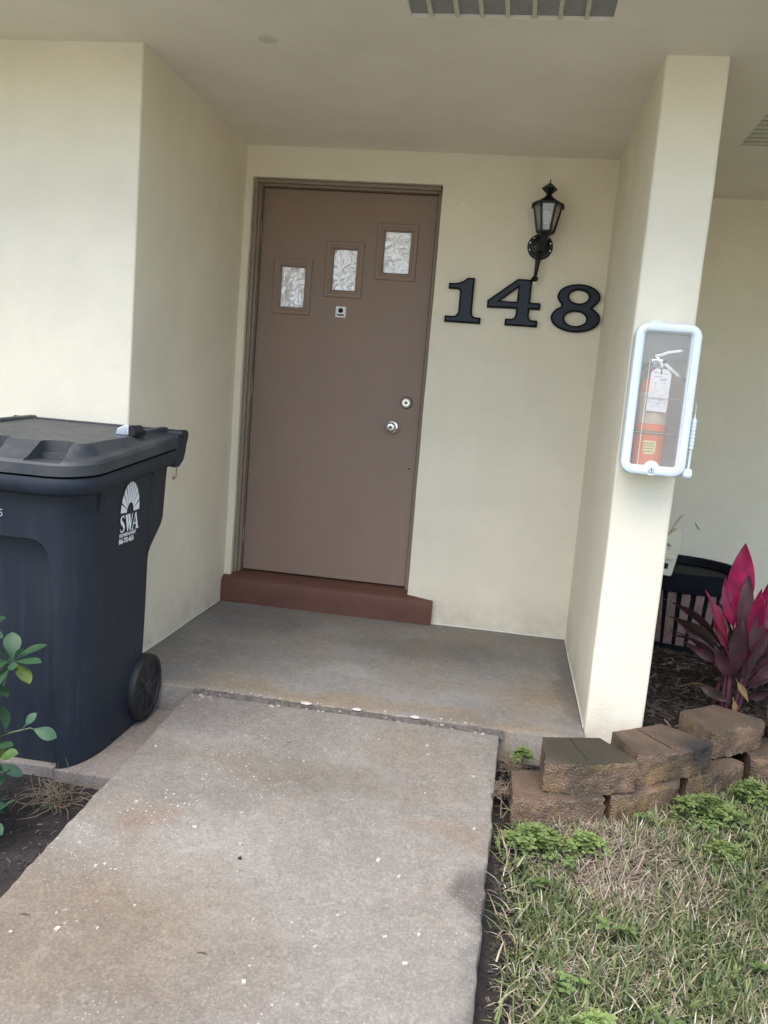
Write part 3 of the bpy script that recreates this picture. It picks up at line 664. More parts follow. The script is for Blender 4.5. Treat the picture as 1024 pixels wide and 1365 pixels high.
def inset(ol, t):
    A = sum(a[0]*c[1]-c[0]*a[1] for a, c in zip(ol, ol[1:]+ol[:1])); sg = 1 if A > 0 else -1; n = len(ol); out = []
    for i in range(n):
        p, a, c = Vector(ol[i]), Vector(ol[i-1]), Vector(ol[(i+1) % n]); e1 = (p-a).normalized(); e2 = (c-p).normalized()
        n1 = Vector((-e1.y, e1.x))*sg; n2 = Vector((-e2.y, e2.x))*sg; m_ = n1+n2; l = m_.length
        if l < 1e-4: out.append(tuple(p+n1*t)); continue
        m_.normalize(); out.append(tuple(p+m_*t/max(.5, m_.dot(n1))))
    return out
for nm, sh, (x, z), lab in (('digit_one', one, (.662, 1.568), 'raised black serif house number 1 on the cream wall'), ('digit_four', four, (.868, 1.571), 'raised black serif house number 4 below the wall lantern'), ('digit_eight', eight, (1.184, 1.560), 'raised black serif house number 8 nearest the wing wall')):
    root = thing(nm, lab, 'house number', 'house numbers beside the door', (x, 0, z))
    M1 = MW(0, -.010, 0)
    a = shape2d('backing', sh, M1, M_numb, root, ext=.0085, off=0, bev=.0025)
    a = shape2d('face', [inset(sh[0], .0062)]+[inset(q, -.0062) for q in sh[1:]], MW(0, -.0205, 0), M_numf, root, ext=.0018)

# ================================================================== wall lantern
def lantern():
    root = thing('wall_lantern', 'black coach lantern with clear panes mounted above the house numbers', 'wall lamp', None, (1.096, 0, 1.955))
    cy = -.105; cx = 1.100-1.096+.012
    b = MB(); Mx = Matrix.Translation((0, 0, 0)) @ Matrix.Rotation(PI/2, 4, 'X')
    b.lathe([(.062, 0), (.062, .006), (.055, .012), (.050, .012), (.044, .020), (.028, .026), (.010, .028)], 32, Mx); b.build('back_plate', M_black, root, smooth=30)
    for a in (20, 160, 200, -20, 50, 130):
        b = MB(); b.lathe([(.0042, 0), (.0042, .004), (.002, .0055)], 10, Matrix.Translation((.052*math.cos(R(a)), -.009, .052*math.sin(R(a)))) @ Matrix.Rotation(PI/2, 4, 'X')); b.build('screw', M_chrome, root, smooth=30)
    b = MB(); b.tube([(0, -.02, -.012), (0, -.055, -.018), (.004, -.088, -.004), (cx*.8, cy, .022), (cx, cy, .045)], [.016, .015, .015, .016, .020], 14); b.build('arm', M_black, root, smooth=40)
    b = MB(); b.tube([(0, -.022, -.02), (-.003, -.040, -.045), (-.005, -.048, -.085), (-.008, -.042, -.13), (-.010, -.030, -.150)], [.017, .0155, .0125, .009, .008], 12)
    b.lathe([(.006, .010), (.014, .004), (.018, -.004), (.015, -.012), (.006, -.018)], 14, Mrot((-.010, -.030, -.152), 'X', R(12))); b.build('tail', M_black, root, smooth=40)
    b = MB(); b.lathe([(.0045, 0), (.0055, -.006), (.001, -.022)], 10, Matrix.Translation((-.010, -.029, -.168))); b.build('tail_tip', M_print, root, smooth=40)
    z0, z1, r0, r1 = .052, .178, .040, .067
    n = 6; ph = 0
    b = MB(); b.lathe([(.020, z0-.018), (.036, z0-.010), (r0+.005, z0-.004), (r0+.005, z0+.004), (r0-.004, z0+.004)], n, Mrot((cx, cy, 0)), ph)
    b.lathe([(r1-.004, z1-.004), (r1+.005, z1-.006), (r1+.007, z1+.004), (r1-.002, z1+.006)], n, Mrot((cx, cy, 0)), ph)
    for k in range(n):
        a = ph+2*PI*k/n
        b.tube([(cx+r0*math.cos(a), cy+r0*math.sin(a), z0), (cx+r1*math.cos(a), cy+r1*math.sin(a), z1)], .0055, 6)
        b.tube([(cx+(r1+.003)*math.cos(a), cy+(r1+.003)*math.sin(a), z1+.002), (cx+(r1+.007)*math.cos(a), cy+(r1+.007)*math.sin(a), z1-.022)], [.007, .003], 6)
    b.build('lantern_frame', M_black, root, bevel=0)
    for k in range(n):
        a, c = ph+2*PI*k/n, ph+2*PI*(k+1)/n; g = MB(); q = []
        for (rr, zz) in ((r0-.001, z0+.003), (r1-.001, z1-.003)):
            for t in (a, c): q.append(Vector((cx+rr*math.cos(t), cy+rr*math.sin(t), zz)))
        g.add([q[0], q[1], q[3], q[2]], [(0, 1, 2, 3)]); g.build('glass_pane', M_lglass, root)
    b = MB(); b.lathe([(.016, z0), (.016, z0+.035), (.010, z0+.040), (.013, z0+.055), (.021, z0+.078), (.020, z0+.092), (.008, z0+.103)], 16, Mrot((cx, cy, 0))); b.build('bulb', mat('bulb_glass', (.75, .76, .74), .15), root, smooth=50)
    b = MB(); b.lathe([(r0-.003, z0+.003), (r0+.001, z0+.030)], n, Mrot((cx, cy, 0)), ph); b.build('inner_collar', mat('smoky_metal', (.07, .068, .075), .4), root)
    b = MB(); b.lathe([(r1+.007, z1+.006), (.060, z1+.014), (.035, z1+.026), (.020, z1+.036), (.013, z1+.046)], n, Mrot((cx, cy, 0)), ph); b.build('lantern_roof', M_black, root, smooth=20)
    b = MB(); b.lathe([(.010, z1+.044), (.013, z1+.048), (.037, z1+.070), (.038, z1+.073), (.018, z1+.090), (.006, z1+.097), (.004, z1+.1)], 6, Mrot((cx, cy, 0)), R(10)); b.build('finial', M_black, root, smooth=20)
    b = MB(); b.lathe([(.003, z1+.098), (.0035, z1+.108), (.001, z1+.118)], 8, Mrot((cx, cy, 0))); b.build('finial_tip', M_brass, root, smooth=40)
lantern()

# ================================================================== extinguisher cabinet
def cabinet():
    x0, x1, z0, z1 = 1.422, 1.636, .985, 1.492; yb, yf = YF-.002, -1.385
    root = thing('extinguisher_cabinet', 'white plastic fire extinguisher cabinet with clear door on the wing wall', 'cabinet', None, ((x0+x1)/2, yb, z0))
    ox, oy, oz = root.location
    def rr(a, y, r): return [Vector((x-ox, y-oy, z-oz)) for x, z in rrect(x0+a, x1-a, z0+a, z1-a, max(.002, r), 7)]
    b = MB(); b.loops([rr(.012, yb, .03), rr(.010, yb-.01, .032), rr(.006, -1.350, .036), rr(.010, -1.352, .032), rr(.013, -1.345, .03), rr(.016, yb-.006, .028)], cap0=True, cap1=True); b.build('shell', M_white, root, smooth=40)
    b = MB(); b.loops([rr(.018, yb-.0075, .026), rr(.0181, yb-.009, .026)], cap0=False); b.build('back_panel', M_inner, root)
    b = MB(); b.loops([rr(.004, -1.350, .040), rr(0, -1.356, .042), rr(0, -1.374, .042), rr(.003, -1.381, .040), rr(.009, yf, .036), rr(.018, yf-.001, .028), rr(.0265, -1.382, .017), rr(.028, -1.374, .013), rr(.031, -1.372, .010), rr(.033, -1.366, .008), rr(.033, -1.356, .008)], cap0=False, cap1=False); b.build('door_frame', M_white, root, smooth=32)
    b = MB(); b.loops([rr(.030, -1.366, .008), rr(.030, -1.3645, .008)]); b.build('clear_door', M_pane, root)
    # thin moulded ribs on the clear door
    M_line = mat('score_line', (.42, .34, .30), .6); M_linew = mat('score_line_pale', (.80, .76, .70), .6)
    for z in (1.245, 1.128):
        g = MB(); g.box(x0+.034-ox, x1-.034-ox, -1.3675-oy, -1.366-oy, z-.0009-oz, z+.0009-oz); g.build('score_line', M_line, root)
    g = MB(); g.box(x0+.057-ox, x0+.0585-ox, -1.3675-oy, -1.366-oy, z0+.034-oz, z1-.12-oz); g.build('score_line', M_linew, root)
    # lock boss at the foot of the frame
    g = MB(); g.lathe([(.026, 0), (.026, .008), (.022, .012)], 28, Matrix.Translation(((x0+x1)/2-.004-ox, -1.372-oy, z0+.024-oz)) @ Matrix.Rotation(PI/2, 4, 'X')); g.build('lock_boss', M_white, root, smooth=35)
    g = MB(); g.lathe([(.0105, 0), (.0105, .0045), (.009, .006)], 20, Matrix.Translation(((x0+x1)/2-.004-ox, -1.384-oy, z0+.020-oz)) @ Matrix.Rotation(PI/2, 4, 'X')); lk = g.build('lock', mat('lock_grey', (.60, .64, .68), .3, .5), root, smooth=35)
    g = MB(); g.box((x0+x1)/2-.0055-ox, (x0+x1)/2-.0025-ox, -1.3912-oy, -1.389-oy, z0+.016-oz, z0+.024-oz); g.build('key_slot', M_dark, lk)
    g = MB(); g.box(x0+.045-ox, x0+.085-ox, -1.372-oy, -1.33-oy, z1-.003-oz, z1+.004-oz); g.build('hinge', M_white, root, bevel=.002)
cabinet()

def extinguisher():
    cx, cy = 1.515, -1.302
    root = thing('fire_extinguisher', 'red fire extinguisher with steel levers inside the white cabinet', 'fire extinguisher', None, (cx, cy, .993))
    b = MB(); b.lathe([(.040, .006), (.050, .008), (.0525, .016), (.0525, .275), (.049, .295), (.038, .312), (.022, .322), (.017, .330)], 36); b.build('cylinder', M_red, root, smooth=35)
    b = MB(); b.lathe([(.0532, .165), (.0532, .270)], 36); b.build('label', M_lab, root, smooth=60)
    b = MB(); b.lathe([(.0530, .128), (.0530, .142)], 36); b.build('band', mat('ochre_band', (.30, .22, .12), .6), root, smooth=60)
    # sticker wrapped on the front
    b = MB(); vs = []
    for j in range(5):
        for i in range(9):
            a = -PI/2-.42+i*.10; w = .0535; z = .062+j*.0115
            if j in (0,) and i in (0, 8): a += .1 if i == 0 else -.1
            vs.append((w*math.cos(a), w*math.sin(a), z))
    b.add(vs, [(j*9+i, j*9+i+1, (j+1)*9+i+1, (j+1)*9+i) for j in range(4) for i in range(8)]); b.build('sticker', M_stick, root)
    b = MB()
    for k, z in enumerate((.099, .090, .081, .071)):
        for i in range(5):
            a = -PI/2-.33+i*.13; b.box(-.0028, .0028, -.0004, .0004, -.0012, .0012, Matrix.Translation((.0541*math.cos(a), .0541*math.sin(a), z)) @ Matrix.Rotation(a+PI/2, 4, 'Z'))
    b.build('sticker_print', M_ink, root)
    b = MB(); b.lathe([(.017, .325), (.019, .332), (.016, .345), (.013, .352), (.013, .385), (.009, .392)], 20); b.build('neck', M_chrome, root, smooth=35)
    b = MB(); b.box(-.022, .020, -.013, .013, .352, .384); b.build('valve_body', M_chrome, root, bevel=.005)
    b = MB(); b.lathe([(.0135, 0), (.0135, .012), (.011, .014)], 20, Matrix.Translation((-.008, -.013, .366)) @ Matrix.Rotation(PI/2, 4, 'X')); g_ = b.build('gauge', M_galv, root, smooth=35)
    b = MB(); b.lathe([(.0105, .0142), (.0102, .0146)], 20, Matrix.Translation((-.008, -.013, .366)) @ Matrix.Rotation(PI/2, 4, 'X')); b.build('gauge_face', M_printg, root)
    # upper lever up-right, lower lever down-right
    def strap(pts, w, t, name):
        b = MB(); loops = []
        for i, (x, z, ww) in enumerate(pts):
            p0 = pts[max(0, i-1)]; p1 = pts[min(len(pts)-1, i+1)]; dx, dz = p1[0]-p0[0], p1[1]-p0[1]; l = math.hypot(dx, dz); nx_, nz_ = -dz/l, dx/l
            loops.append([Vector((x+nx_*t*s, y*ww, z+nz_*t*s)) for s, y in ((-1, -1), (1, -1), (1, 1), (-1, 1))])
        b.loops(loops); return b.build(name, M_chrome, root, bevel=.0015)
    strap([(-.012, .392, .008), (.010, .398, .012), (.030, .408, .013), (.070, .416, .012), (.104, .420, .010)], .01, .005, 'squeeze_lever')
    strap([(-.004, .380, .010), (.018, .372, .013), (.045, .352, .013), (.070, .335, .012), (.098, .316, .010)], .01, .006, 'carry_handle')
    b = MB(); b.lathe([(.007, -.016), (.007, .016)], 14, Matrix.Translation((.020, 0, .376)) @ Matrix.Rotation(PI/2, 4, 'X')); b.build('pin', M_dark, root, smooth=30)
    b = MB(); b.box(.028, .062, -.016, -.010, .375, .392, Matrix.Rotation(R(4), 4, 'Y')); b.build('seal', mat('brown_seal', (.09, .06, .045), .6), root, bevel=.002)
    b = MB(); b.tube([(-.020, -.002, .366), (-.040, -.004, .360), (-.058, -.004, .345), (-.062, -.006, .31), (-.060, -.006, .26)], .009, 12); b.build('hose', M_rubber, root, smooth=40)
    b = MB(); b.tube([(-.018, -.006, .352), (-.010, -.010, .338), (-.006, -.014, .325)], .007, 10); b.build('safety_ring', mat('pink_ring', (.55, .16, .16), .5), root, smooth=40)
    # inspection tag
    t = thing('inspection_tag', 'white handwritten inspection tag hanging on the fire extinguisher', 'tag', None, (1.520, -1.361, 1.200))
    w, h = .033, .142
    pts = [(-w, 0), (w, 0), (w, h-.014), (w-.013, h), (-w+.013, h), (-w, h-.014)]
    Mt = Matrix.Rotation(R(1), 4, 'Y') @ MW(0, 0, 0)
    hole = arc(0, h-.014, .0045, .0045, 0, 330, 11)
    shape2d('card', [pts, hole], Mt, M_tag, t, ext=.0003)
    b = MB()
    rr = random.Random(4)
    for (z, x0, x1) in ((.128, -.024, -.010), (.126, .010, .024), (.115, -.022, .002), (.108, .0, .022), (.104, -.004, .020)):
        b.box(x0, x1, -.0008, -.0004, z, z+.0016, Matrix.Rotation(R(1), 4, 'Y'))
    for r0 in range(11):
        z = .094-r0*.0078
        for c in range(6):
            if rr.random() < .7:
                x = -.026+c*.0095+rr.uniform(-.001, .001); b.box(x, x+rr.uniform(.002, .006), -.0008, -.0004, z, z+rr.uniform(.0006, .0024), Matrix.Rotation(R(1), 4, 'Y'))
    b.box(-.031, .031, -.0008, -.0004, .030, .0308)
    b.build('tag_writing', mat('faded_ink', (.16, .14, .18), .8), t)
    b = MB(); b.tube([(0, -.001, h-.014), (.002, -.004, h-.006), (-.004, .010, h+.012), (-.012, .03, h+.018)], .0018, 6); b.build('tag_string', mat('red_string', (.35, .05, .05), .7), t)
    # breaker hammer on the cabinet's right side
    hm = thing('breaker_hammer', 'white ribbed break-glass hammer clipped to the right side of the cabinet', 'hammer', None, (1.650, -1.352, 1.000))
    b = MB(); b.lathe([(.0045, .0), (.0045, .088)], 12); b.build('shaft', M_white, hm, smooth=40)
    b = MB(); prof = []
    for k in range(8): prof += [(.0085, .085+k*.0125), (.0085, .094+k*.0125), (.0062, .0955+k*.0125), (.0062, .0965+k*.0125)]
    prof = [(.004, .083)]+prof+[(.005, .188)]; b.lathe(prof, 12); b.build('grip', M_white, hm, smooth=25)
    b = MB(); b.lathe([(.012, -.020), (.018, -.012), (.019, .0), (.017, .010), (.008, .014)], 20, Matrix.Rotation(R(90), 4, 'Y') @ Matrix.Translation((0, 0, 0))); b.build('hammer_head', M_white, hm, smooth=40)
    b = MB(); b.tube([(0, 0, .186), (.001, .004, .20), (.0, .006, .235), (-.012, .008, .262)], .0012, 6); b.build('tether', M_galv, hm)
extinguisher()

# ================================================================== wheeled cart
def cart():
    G = -.095; cx = -.517
    root = thing('trash_cart', 'dark grey wheeled trash cart with white emblem beside the porch', 'trash cart', None, (cx, -1.65, G))
    o0 = Vector(root.location)
    def lv(z, hw, yf_, yb_, rf, rb): return [Vector((x, y, z))-o0 for x, y in rrect(cx-hw, cx+hw, yf_, yb_, [rf, rf, rb, rb], 8)]
    lvls = [(G, .299, -1.925, -1.490, (.085, .20), .03), (G+.03, .300, -1.926, -1.480, (.09, .20), .03), (.15, .299, -1.930, -1.440, (.10, .20), .035), (.34, .298, -1.934, -1.430, (.11, .18), .035),
            (.50, .298, -1.938, -1.428, (.12, .17), .035), (.535, .298, -1.940, -1.424, (.12, .17), .035), (.56, .299, -1.942, -1.410, (.12, .17), .035), (.63, .300, -1.946, -1.325, (.12, .16), .04), (.655, .300, -1.948, -1.308, (.12, .16), .04),
            (.80, .303, -1.960, -1.300, (.12, .15), .04), (.856, .305, -1.964, -1.296, (.12, .15), .04)]
    b = MB(); b.loops([lv(*l) for l in lvls]); body = b.build('body', M_bin, root)
    # recessed centre panel of the front, rounded at its top, and the back recess for the axle
    c = MB(); out = [(cx+(x-cx)*(1+.25*max(0, (.655-z))), z) for x, z in rrect(cx-.188, cx+.188, -.5, .655, [.001, .001, .055, .055], 6)]
    c.loops([[Vector((x, y, z))-o0 for x, z in out] for y in (-2.2, -1.885)][::-1]); c1 = c.build('c', M_dark); 
    c1.location = root.location; body.parent = None; body.location = root.location
    bpy.context.view_layer.update(); body = bool_cut(body, [c1]); body.parent = root; body.location = (0, 0, 0)
    body.data.materials.clear(); body.data.materials.append(M_bin)
    bm = bmesh.new(); bm.from_mesh(body.data); bmesh.ops.recalc_face_normals(bm, faces=bm.faces)
    for f in bm.faces: f.smooth = True
    for e in bm.edges:
        if len(e.link_faces) == 2 and e.calc_face_angle(0) > R(30): e.smooth = False
    bm.to_mesh(body.data); bm.free()
    # rim follows the sloping top
    sl = lambda y: .060*((y+2.0)/.7)
    def lv2(dz, hw, yf_, yb_, rf, rb, k=1): return [Vector((x, y, dz+k*sl(y)))-o0 for x, y in rrect(cx-hw, cx+hw, yf_, yb_, [rf, rf, rb, rb], 8)]
    b = MB(); b.loops([lv2(.800, .309, -1.968, -1.296, (.12, .12), .03), lv2(.802, .333, -2.000, -1.282, (.13, .13), .03), lv2(.810, .338, -2.008, -1.276, (.13, .13), .03), lv2(.846, .341, -2.012, -1.274, (.13, .13), .03), lv2(.856, .336, -2.008, -1.278, (.13, .13), .03), lv2(.857, .30, -1.96, -1.31, (.10, .10), .03)], cap0=False); b.build('rim', M_bin, root, smooth=50)
    # lid
    L0 = .862
    b = MB(); b.loops([lv2(L0, .30, -1.97, -1.30, (.11, .11), .03), lv2(L0, .334, -2.008, -1.275, (.13, .13), .03), lv2(L0+.002, .340, -2.014, -1.270, (.13, .13), .03), lv2(L0+.034, .341, -2.014, -1.268, (.13, .13), .03),
                       lv2(L0+.044, .334, -2.006, -1.270, (.125, .125), .03), lv2(L0+.050, .312, -1.986, -1.276, (.10, .11), .03), lv2(L0+.054, .306, -1.980, -1.278, (.10, .10), .03), lv2(L0+.088, .286, -1.930, -1.290, (.03, .04), .02, .45), lv2(L0+.093, .278, -1.922, -1.298, (.03, .035), .02, .45),
                       lv2(L0+.092, .268, -1.80, -1.42, (.02, .02), .02, .45)])
    lid = b.build('lid', M_lid, root)
    cs = []
    for (xa, xb) in ((cx+.125, cx+.268), (cx-.055, cx+.055), (cx-.268, cx-.125)):          # hand pockets in the front slope
        c = MB(); out = rrect(xa, xb, L0+.040, L0+.20, .004, 3)
        c.loops([[Vector((x+(.0 if y < -2 else .02*(1 if x > (xa+xb)/2 else -1)*-1), y, z))-o0 for x, z in out] for y in (-2.2, -1.918)][::-1]); cc = c.build('c', M_dark); cc.location = root.location; cs.append(cc)
        c = MB(); rq = min(.055, (xb-xa-.05)/2); out = rrect(xa+.02, xb-.02, -1.95, -1.878, [.001, .001, (rq, .035), (rq, .035)], 6)
        c.loops([[Vector((x, y, z))-o0 for x, y in out] for z in (L0+.060, L0+.2)]); cc = c.build('c', M_dark); cc.location = root.location; cs.append(cc)
    lid.parent = None; lid.location = root.location; bpy.context.view_layer.update(); lid = bool_cut(lid, cs); lid.parent = root; lid.location = (0, 0, 0)
    lid.data.materials.clear(); lid.data.materials.append(M_lid)
    bm = bmesh.new(); bm.from_mesh(lid.data); bmesh.ops.recalc_face_normals(bm, faces=bm.faces)
    for f in bm.faces: f.smooth = True
    for e in bm.edges:
        if len(e.link_faces) == 2 and e.calc_face_angle(0) > R(24): e.smooth = False
    bm.to_mesh(lid.data); bm.free()
    # raised side rails and rear edge of the lid, plus a shallow panel
    for s in (-1, 1):
        b = MB(); xa = cx+s*.268; rows = []
        for y in (-1.56, -1.50, -1.33, -1.288, -1.276):
            h = L0+.092+.45*sl(y)+(.012 if -1.55 < y < -1.28 else .001); 
            rows.append([Vector((xa-.020, y, h-.030))-o0, Vector((xa+.020, y, h-.030))-o0, Vector((xa+.014, y, h))-o0, Vector((xa-.012, y, h))-o0])
        b.loops(rows); b.build('lid_rail', M_lid, root, bevel=.004)
    b = MB(); yy = -1.305; h = L0+.092+.45*sl(yy); b.box(cx-.255-o0.x, cx+.255-o0.x, yy-.007-o0.y, yy+.007-o0.y, h-.01-o0.z, h+.006-o0.z); b.build('lid_ridge', M_lid, root, bevel=.003)
    # hinge lugs and pull bar
    for s in (-1, 1):
        b = MB(); pr = [(-1.33, .975), (-1.270, .992), (-1.238, .996), (-1.222, .988), (-1.222, .965), (-1.236, .940), (-1.246, .905), (-1.262, .880), (-1.300, .858), (-1.33, .858)]
        xa = cx+s*.325; b.loops([[Vector((xa-.016*s, y, z-.010))-o0 for y, z in pr], [Vector((xa+.016*s, y, z-.010))-o0 for y, z in pr]]); b.build('handle_lug', M_bin, root, bevel=.006)
        b = MB(); b.tube([Vector((xa-.020, -1.286, .972))-o0, Vector((xa+.020, -1.286, .972))-o0], .014, 14); b.build('hinge_knuckle', M_bin, root, smooth=40)
    b = MB(); b.tube([Vector((cx-.33, -1.240, .967))-o0, Vector((cx+.33, -1.240, .967))-o0], .017, 16); b.build('pull_bar', M_bin, root, smooth=40)
    # moulded ribs under the rim
    for (y, z, w, h) in ((-1.835, .790, .006, .050), (-1.45, .845, .005, .022), (-1.60, .828, .07, .004)):
        b = MB(); xs_ = cx+.3035; b.box(xs_-.012-o0.x, xs_+.004-o0.x, y-w-o0.y, y+w-o0.y, z-h-o0.z, z+h-o0.z); b.build('rib', M_bin, root, bevel=.002)
    # wheels: tyre, spoked rim
    for s in (-1, 1):
        wx = cx+s*.300
        W = MB(); rw = .125; Mx = Matrix.Translation(Vector((wx, -1.457, G+rw))-o0) @ Matrix.Rotation(PI/2*s, 4, 'Y')
        W.lathe([(.094, -.026), (.112, -.026), (.122, -.022), (rw, -.012), (rw, .012), (.122, .022), (.112, .026), (.100, .026), (.094, .018)], 48, Mx); wh = W.build('wheel', M_tyre, root, smooth=30)
        W = MB(); W.lathe([(.028, .0), (.028, .024), (.018, .028), (.006, .028)], 24, Mx); W.lathe([(.096, -.020), (.096, .002), (.03, .002), (.03, -.02)], 36, Mx)
        for k in range(8):
            a = 2*PI*k/8; Ms = Mx @ Matrix.Rotation(a, 4, 'Z'); W.box(.024, .097, -.0075, .0075, .0, .019, Ms)
        W.lathe([(.088, .0), (.088, .020), (.097, .020), (.097, 0)], 36, Mx)
        W.build('wheel_rim', mat('wheel_rim_plastic', (.018, .019, .022), .45), wh, bevel=0)
    b = MB(); b.tube([Vector((cx-.30, -1.457, G+.125))-o0, Vector((cx+.30, -1.457, G+.125))-o0], .010, 12); b.build('axle', M_galv, root, smooth=40)
    # metal lid latch
    lx, ly = cx+.262, -1.56; lz = L0+.092+.45*sl(ly)
    b = MB(); 
    pr = [(-.045, 0), (-.040, .022), (-.012, .036), (.012, .034), (.030, .012), (.030, 0)]
    b.loops([[Vector((lx+x, ly-.020, lz+z))-o0 for x, z in pr], [Vector((lx+x*.9, ly+.020, lz+z*.9))-o0 for x, z in pr]]); la = b.build('latch', M_galv, root, bevel=.003)
    b = MB(); b.loops([[Vector((lx+.004+x*.9, ly-.026, lz+z*1.0))-o0 for x, z in ((.0, .0), (.026, .0), (.030, .016), (.012, .036), (.0, .036))], [Vector((lx+.016+x, ly+.030, lz+z*1.0))-o0 for x, z in ((.0, .0), (.026, .0), (.030, .016), (.012, .036), (.0, .036))]][::-1]); b.build('latch_cover', M_dark, la, bevel=.003)
    # ---------------- print: sun emblem + letters + text, on the right side (faces +X)
    xs_ = cx+.3015-o0.x
    py, pz = -1.700-o0.y, .612-o0.z              # lower-left corner of the emblem as seen
    Mp = MS(xs_+.0012, py, pz) @ Matrix.Rotation(R(1.6), 4, 'X')
    sh = []; W_ = .140; c0 = (W_/2, .103)
    ks = [0, 20, 40, 58, 75, 90, 105, 122, 140, 160, 180]
    for a0, a1 in zip(ks, ks[1:]):
        a0 += 1.8; a1 -= 1.8; rin, rx, rz = .026, W_/2, .105
        o_ = [(c0[0]+rin*math.cos(R(a0)), c0[1]+rin*1.3*math.sin(R(a0)))]
        for t in range(5): a = a0+(a1-a0)*t/4; o_.append((c0[0]+rx*math.cos(R(a)), c0[1]+rz*math.sin(R(a))))
        o_.append((c0[0]+rin*math.cos(R(a1)), c0[1]+rin*1.3*math.sin(R(a1)))); sh.append(o_)
    shape2d('emblem', sh, Mp, M_print, body, ext=.0003)
    # S W A, thick and thin strokes with serifs
    z0, z1 = .038, .097
    def q(*p): return list(p)
    def stroke(pts, ws):
        L_, R_ = [], []
        for i, p in enumerate(pts):
            a = pts[max(0, i-1)]; c = pts[min(len(pts)-1, i+1)]; dx, dz = c[0]-a[0], c[1]-a[1]; l = math.hypot(dx, dz)
            L_.append((p[0]-dz/l*ws[i], p[1]+dx/l*ws[i])); R_.append((p[0]+dz/l*ws[i], p[1]-dx/l*ws[i]))
        return L_+R_[::-1]
    hh = z1-z0
    S = [(.033, .80), (.028, .92), (.018, .97), (.007, .88), (.006, .74), (.012, .60), (.024, .44), (.032, .28), (.030, .12), (.019, .03), (.008, .08), (.004, .22)]
    S = [(x+.0, z0+t*hh) for x, t in S]
    letters = [stroke(S, [.0012, .0018, .0024, .0034, .0050, .0066, .0068, .0052, .0036, .0024, .0020, .0012])]
    letters += [q((.038, z1), (.052, z1), (.066, z0+.012), (.061, z0), (.057, z0)), q((.056, z1), (.071, z1), (.084, z0+.012), (.080, z0), (.076, z0))]
    letters += [q((.069, z1), (.073, z1), (.061, z0), (.058, z0)), q((.088, z1), (.092, z1), (.081, z0), (.077, z0))]
    Mp2 = Mp
    A = [q((.092, z0), (.096, z0), (.117, z1), (.113, z1)), q((.113, z1), (.119, z1), (.140, z0), (.124, z0)), q((.102, z0+.018), (.124, z0+.018), (.123, z0+.023), (.104, z0+.023)), q((.087, z0), (.102, z0), (.102, z0+.003), (.087, z0+.003)), q((.119, z0), (.144, z0), (.144, z0+.003), (.119, z0+.003))]
    for k, pl in enumerate(letters+A):
        shape2d('letter', [pl], Mp2 @ Matrix.Translation((0, 0, .00003*k)), M_print, body, ext=.0003)
    text2d('small_print', 'SOLID WASTE AUTHORITY', .0165, Mp @ Matrix.Translation((0, .0225, 0)), M_print, body, xs=.62, bold=.0004)
    text2d('small_print', '866-792-4636', .0245, Mp @ Matrix.Translation((0, .000, 0)), M_print, body, xs=.80, bold=.0006)
    text2d('serial_number', '5', .034, MW(-.489-o0.x, -1.9555-o0.y, .716-o0.z), M_printg, body, ext=.0006)
    text2d('serial_number', '14702', .034, MW(-.612-o0.x, -1.9555-o0.y, .716-o0.z), M_printg, body, ext=.0006) if False else None
    # dust smears
    return root
cart()

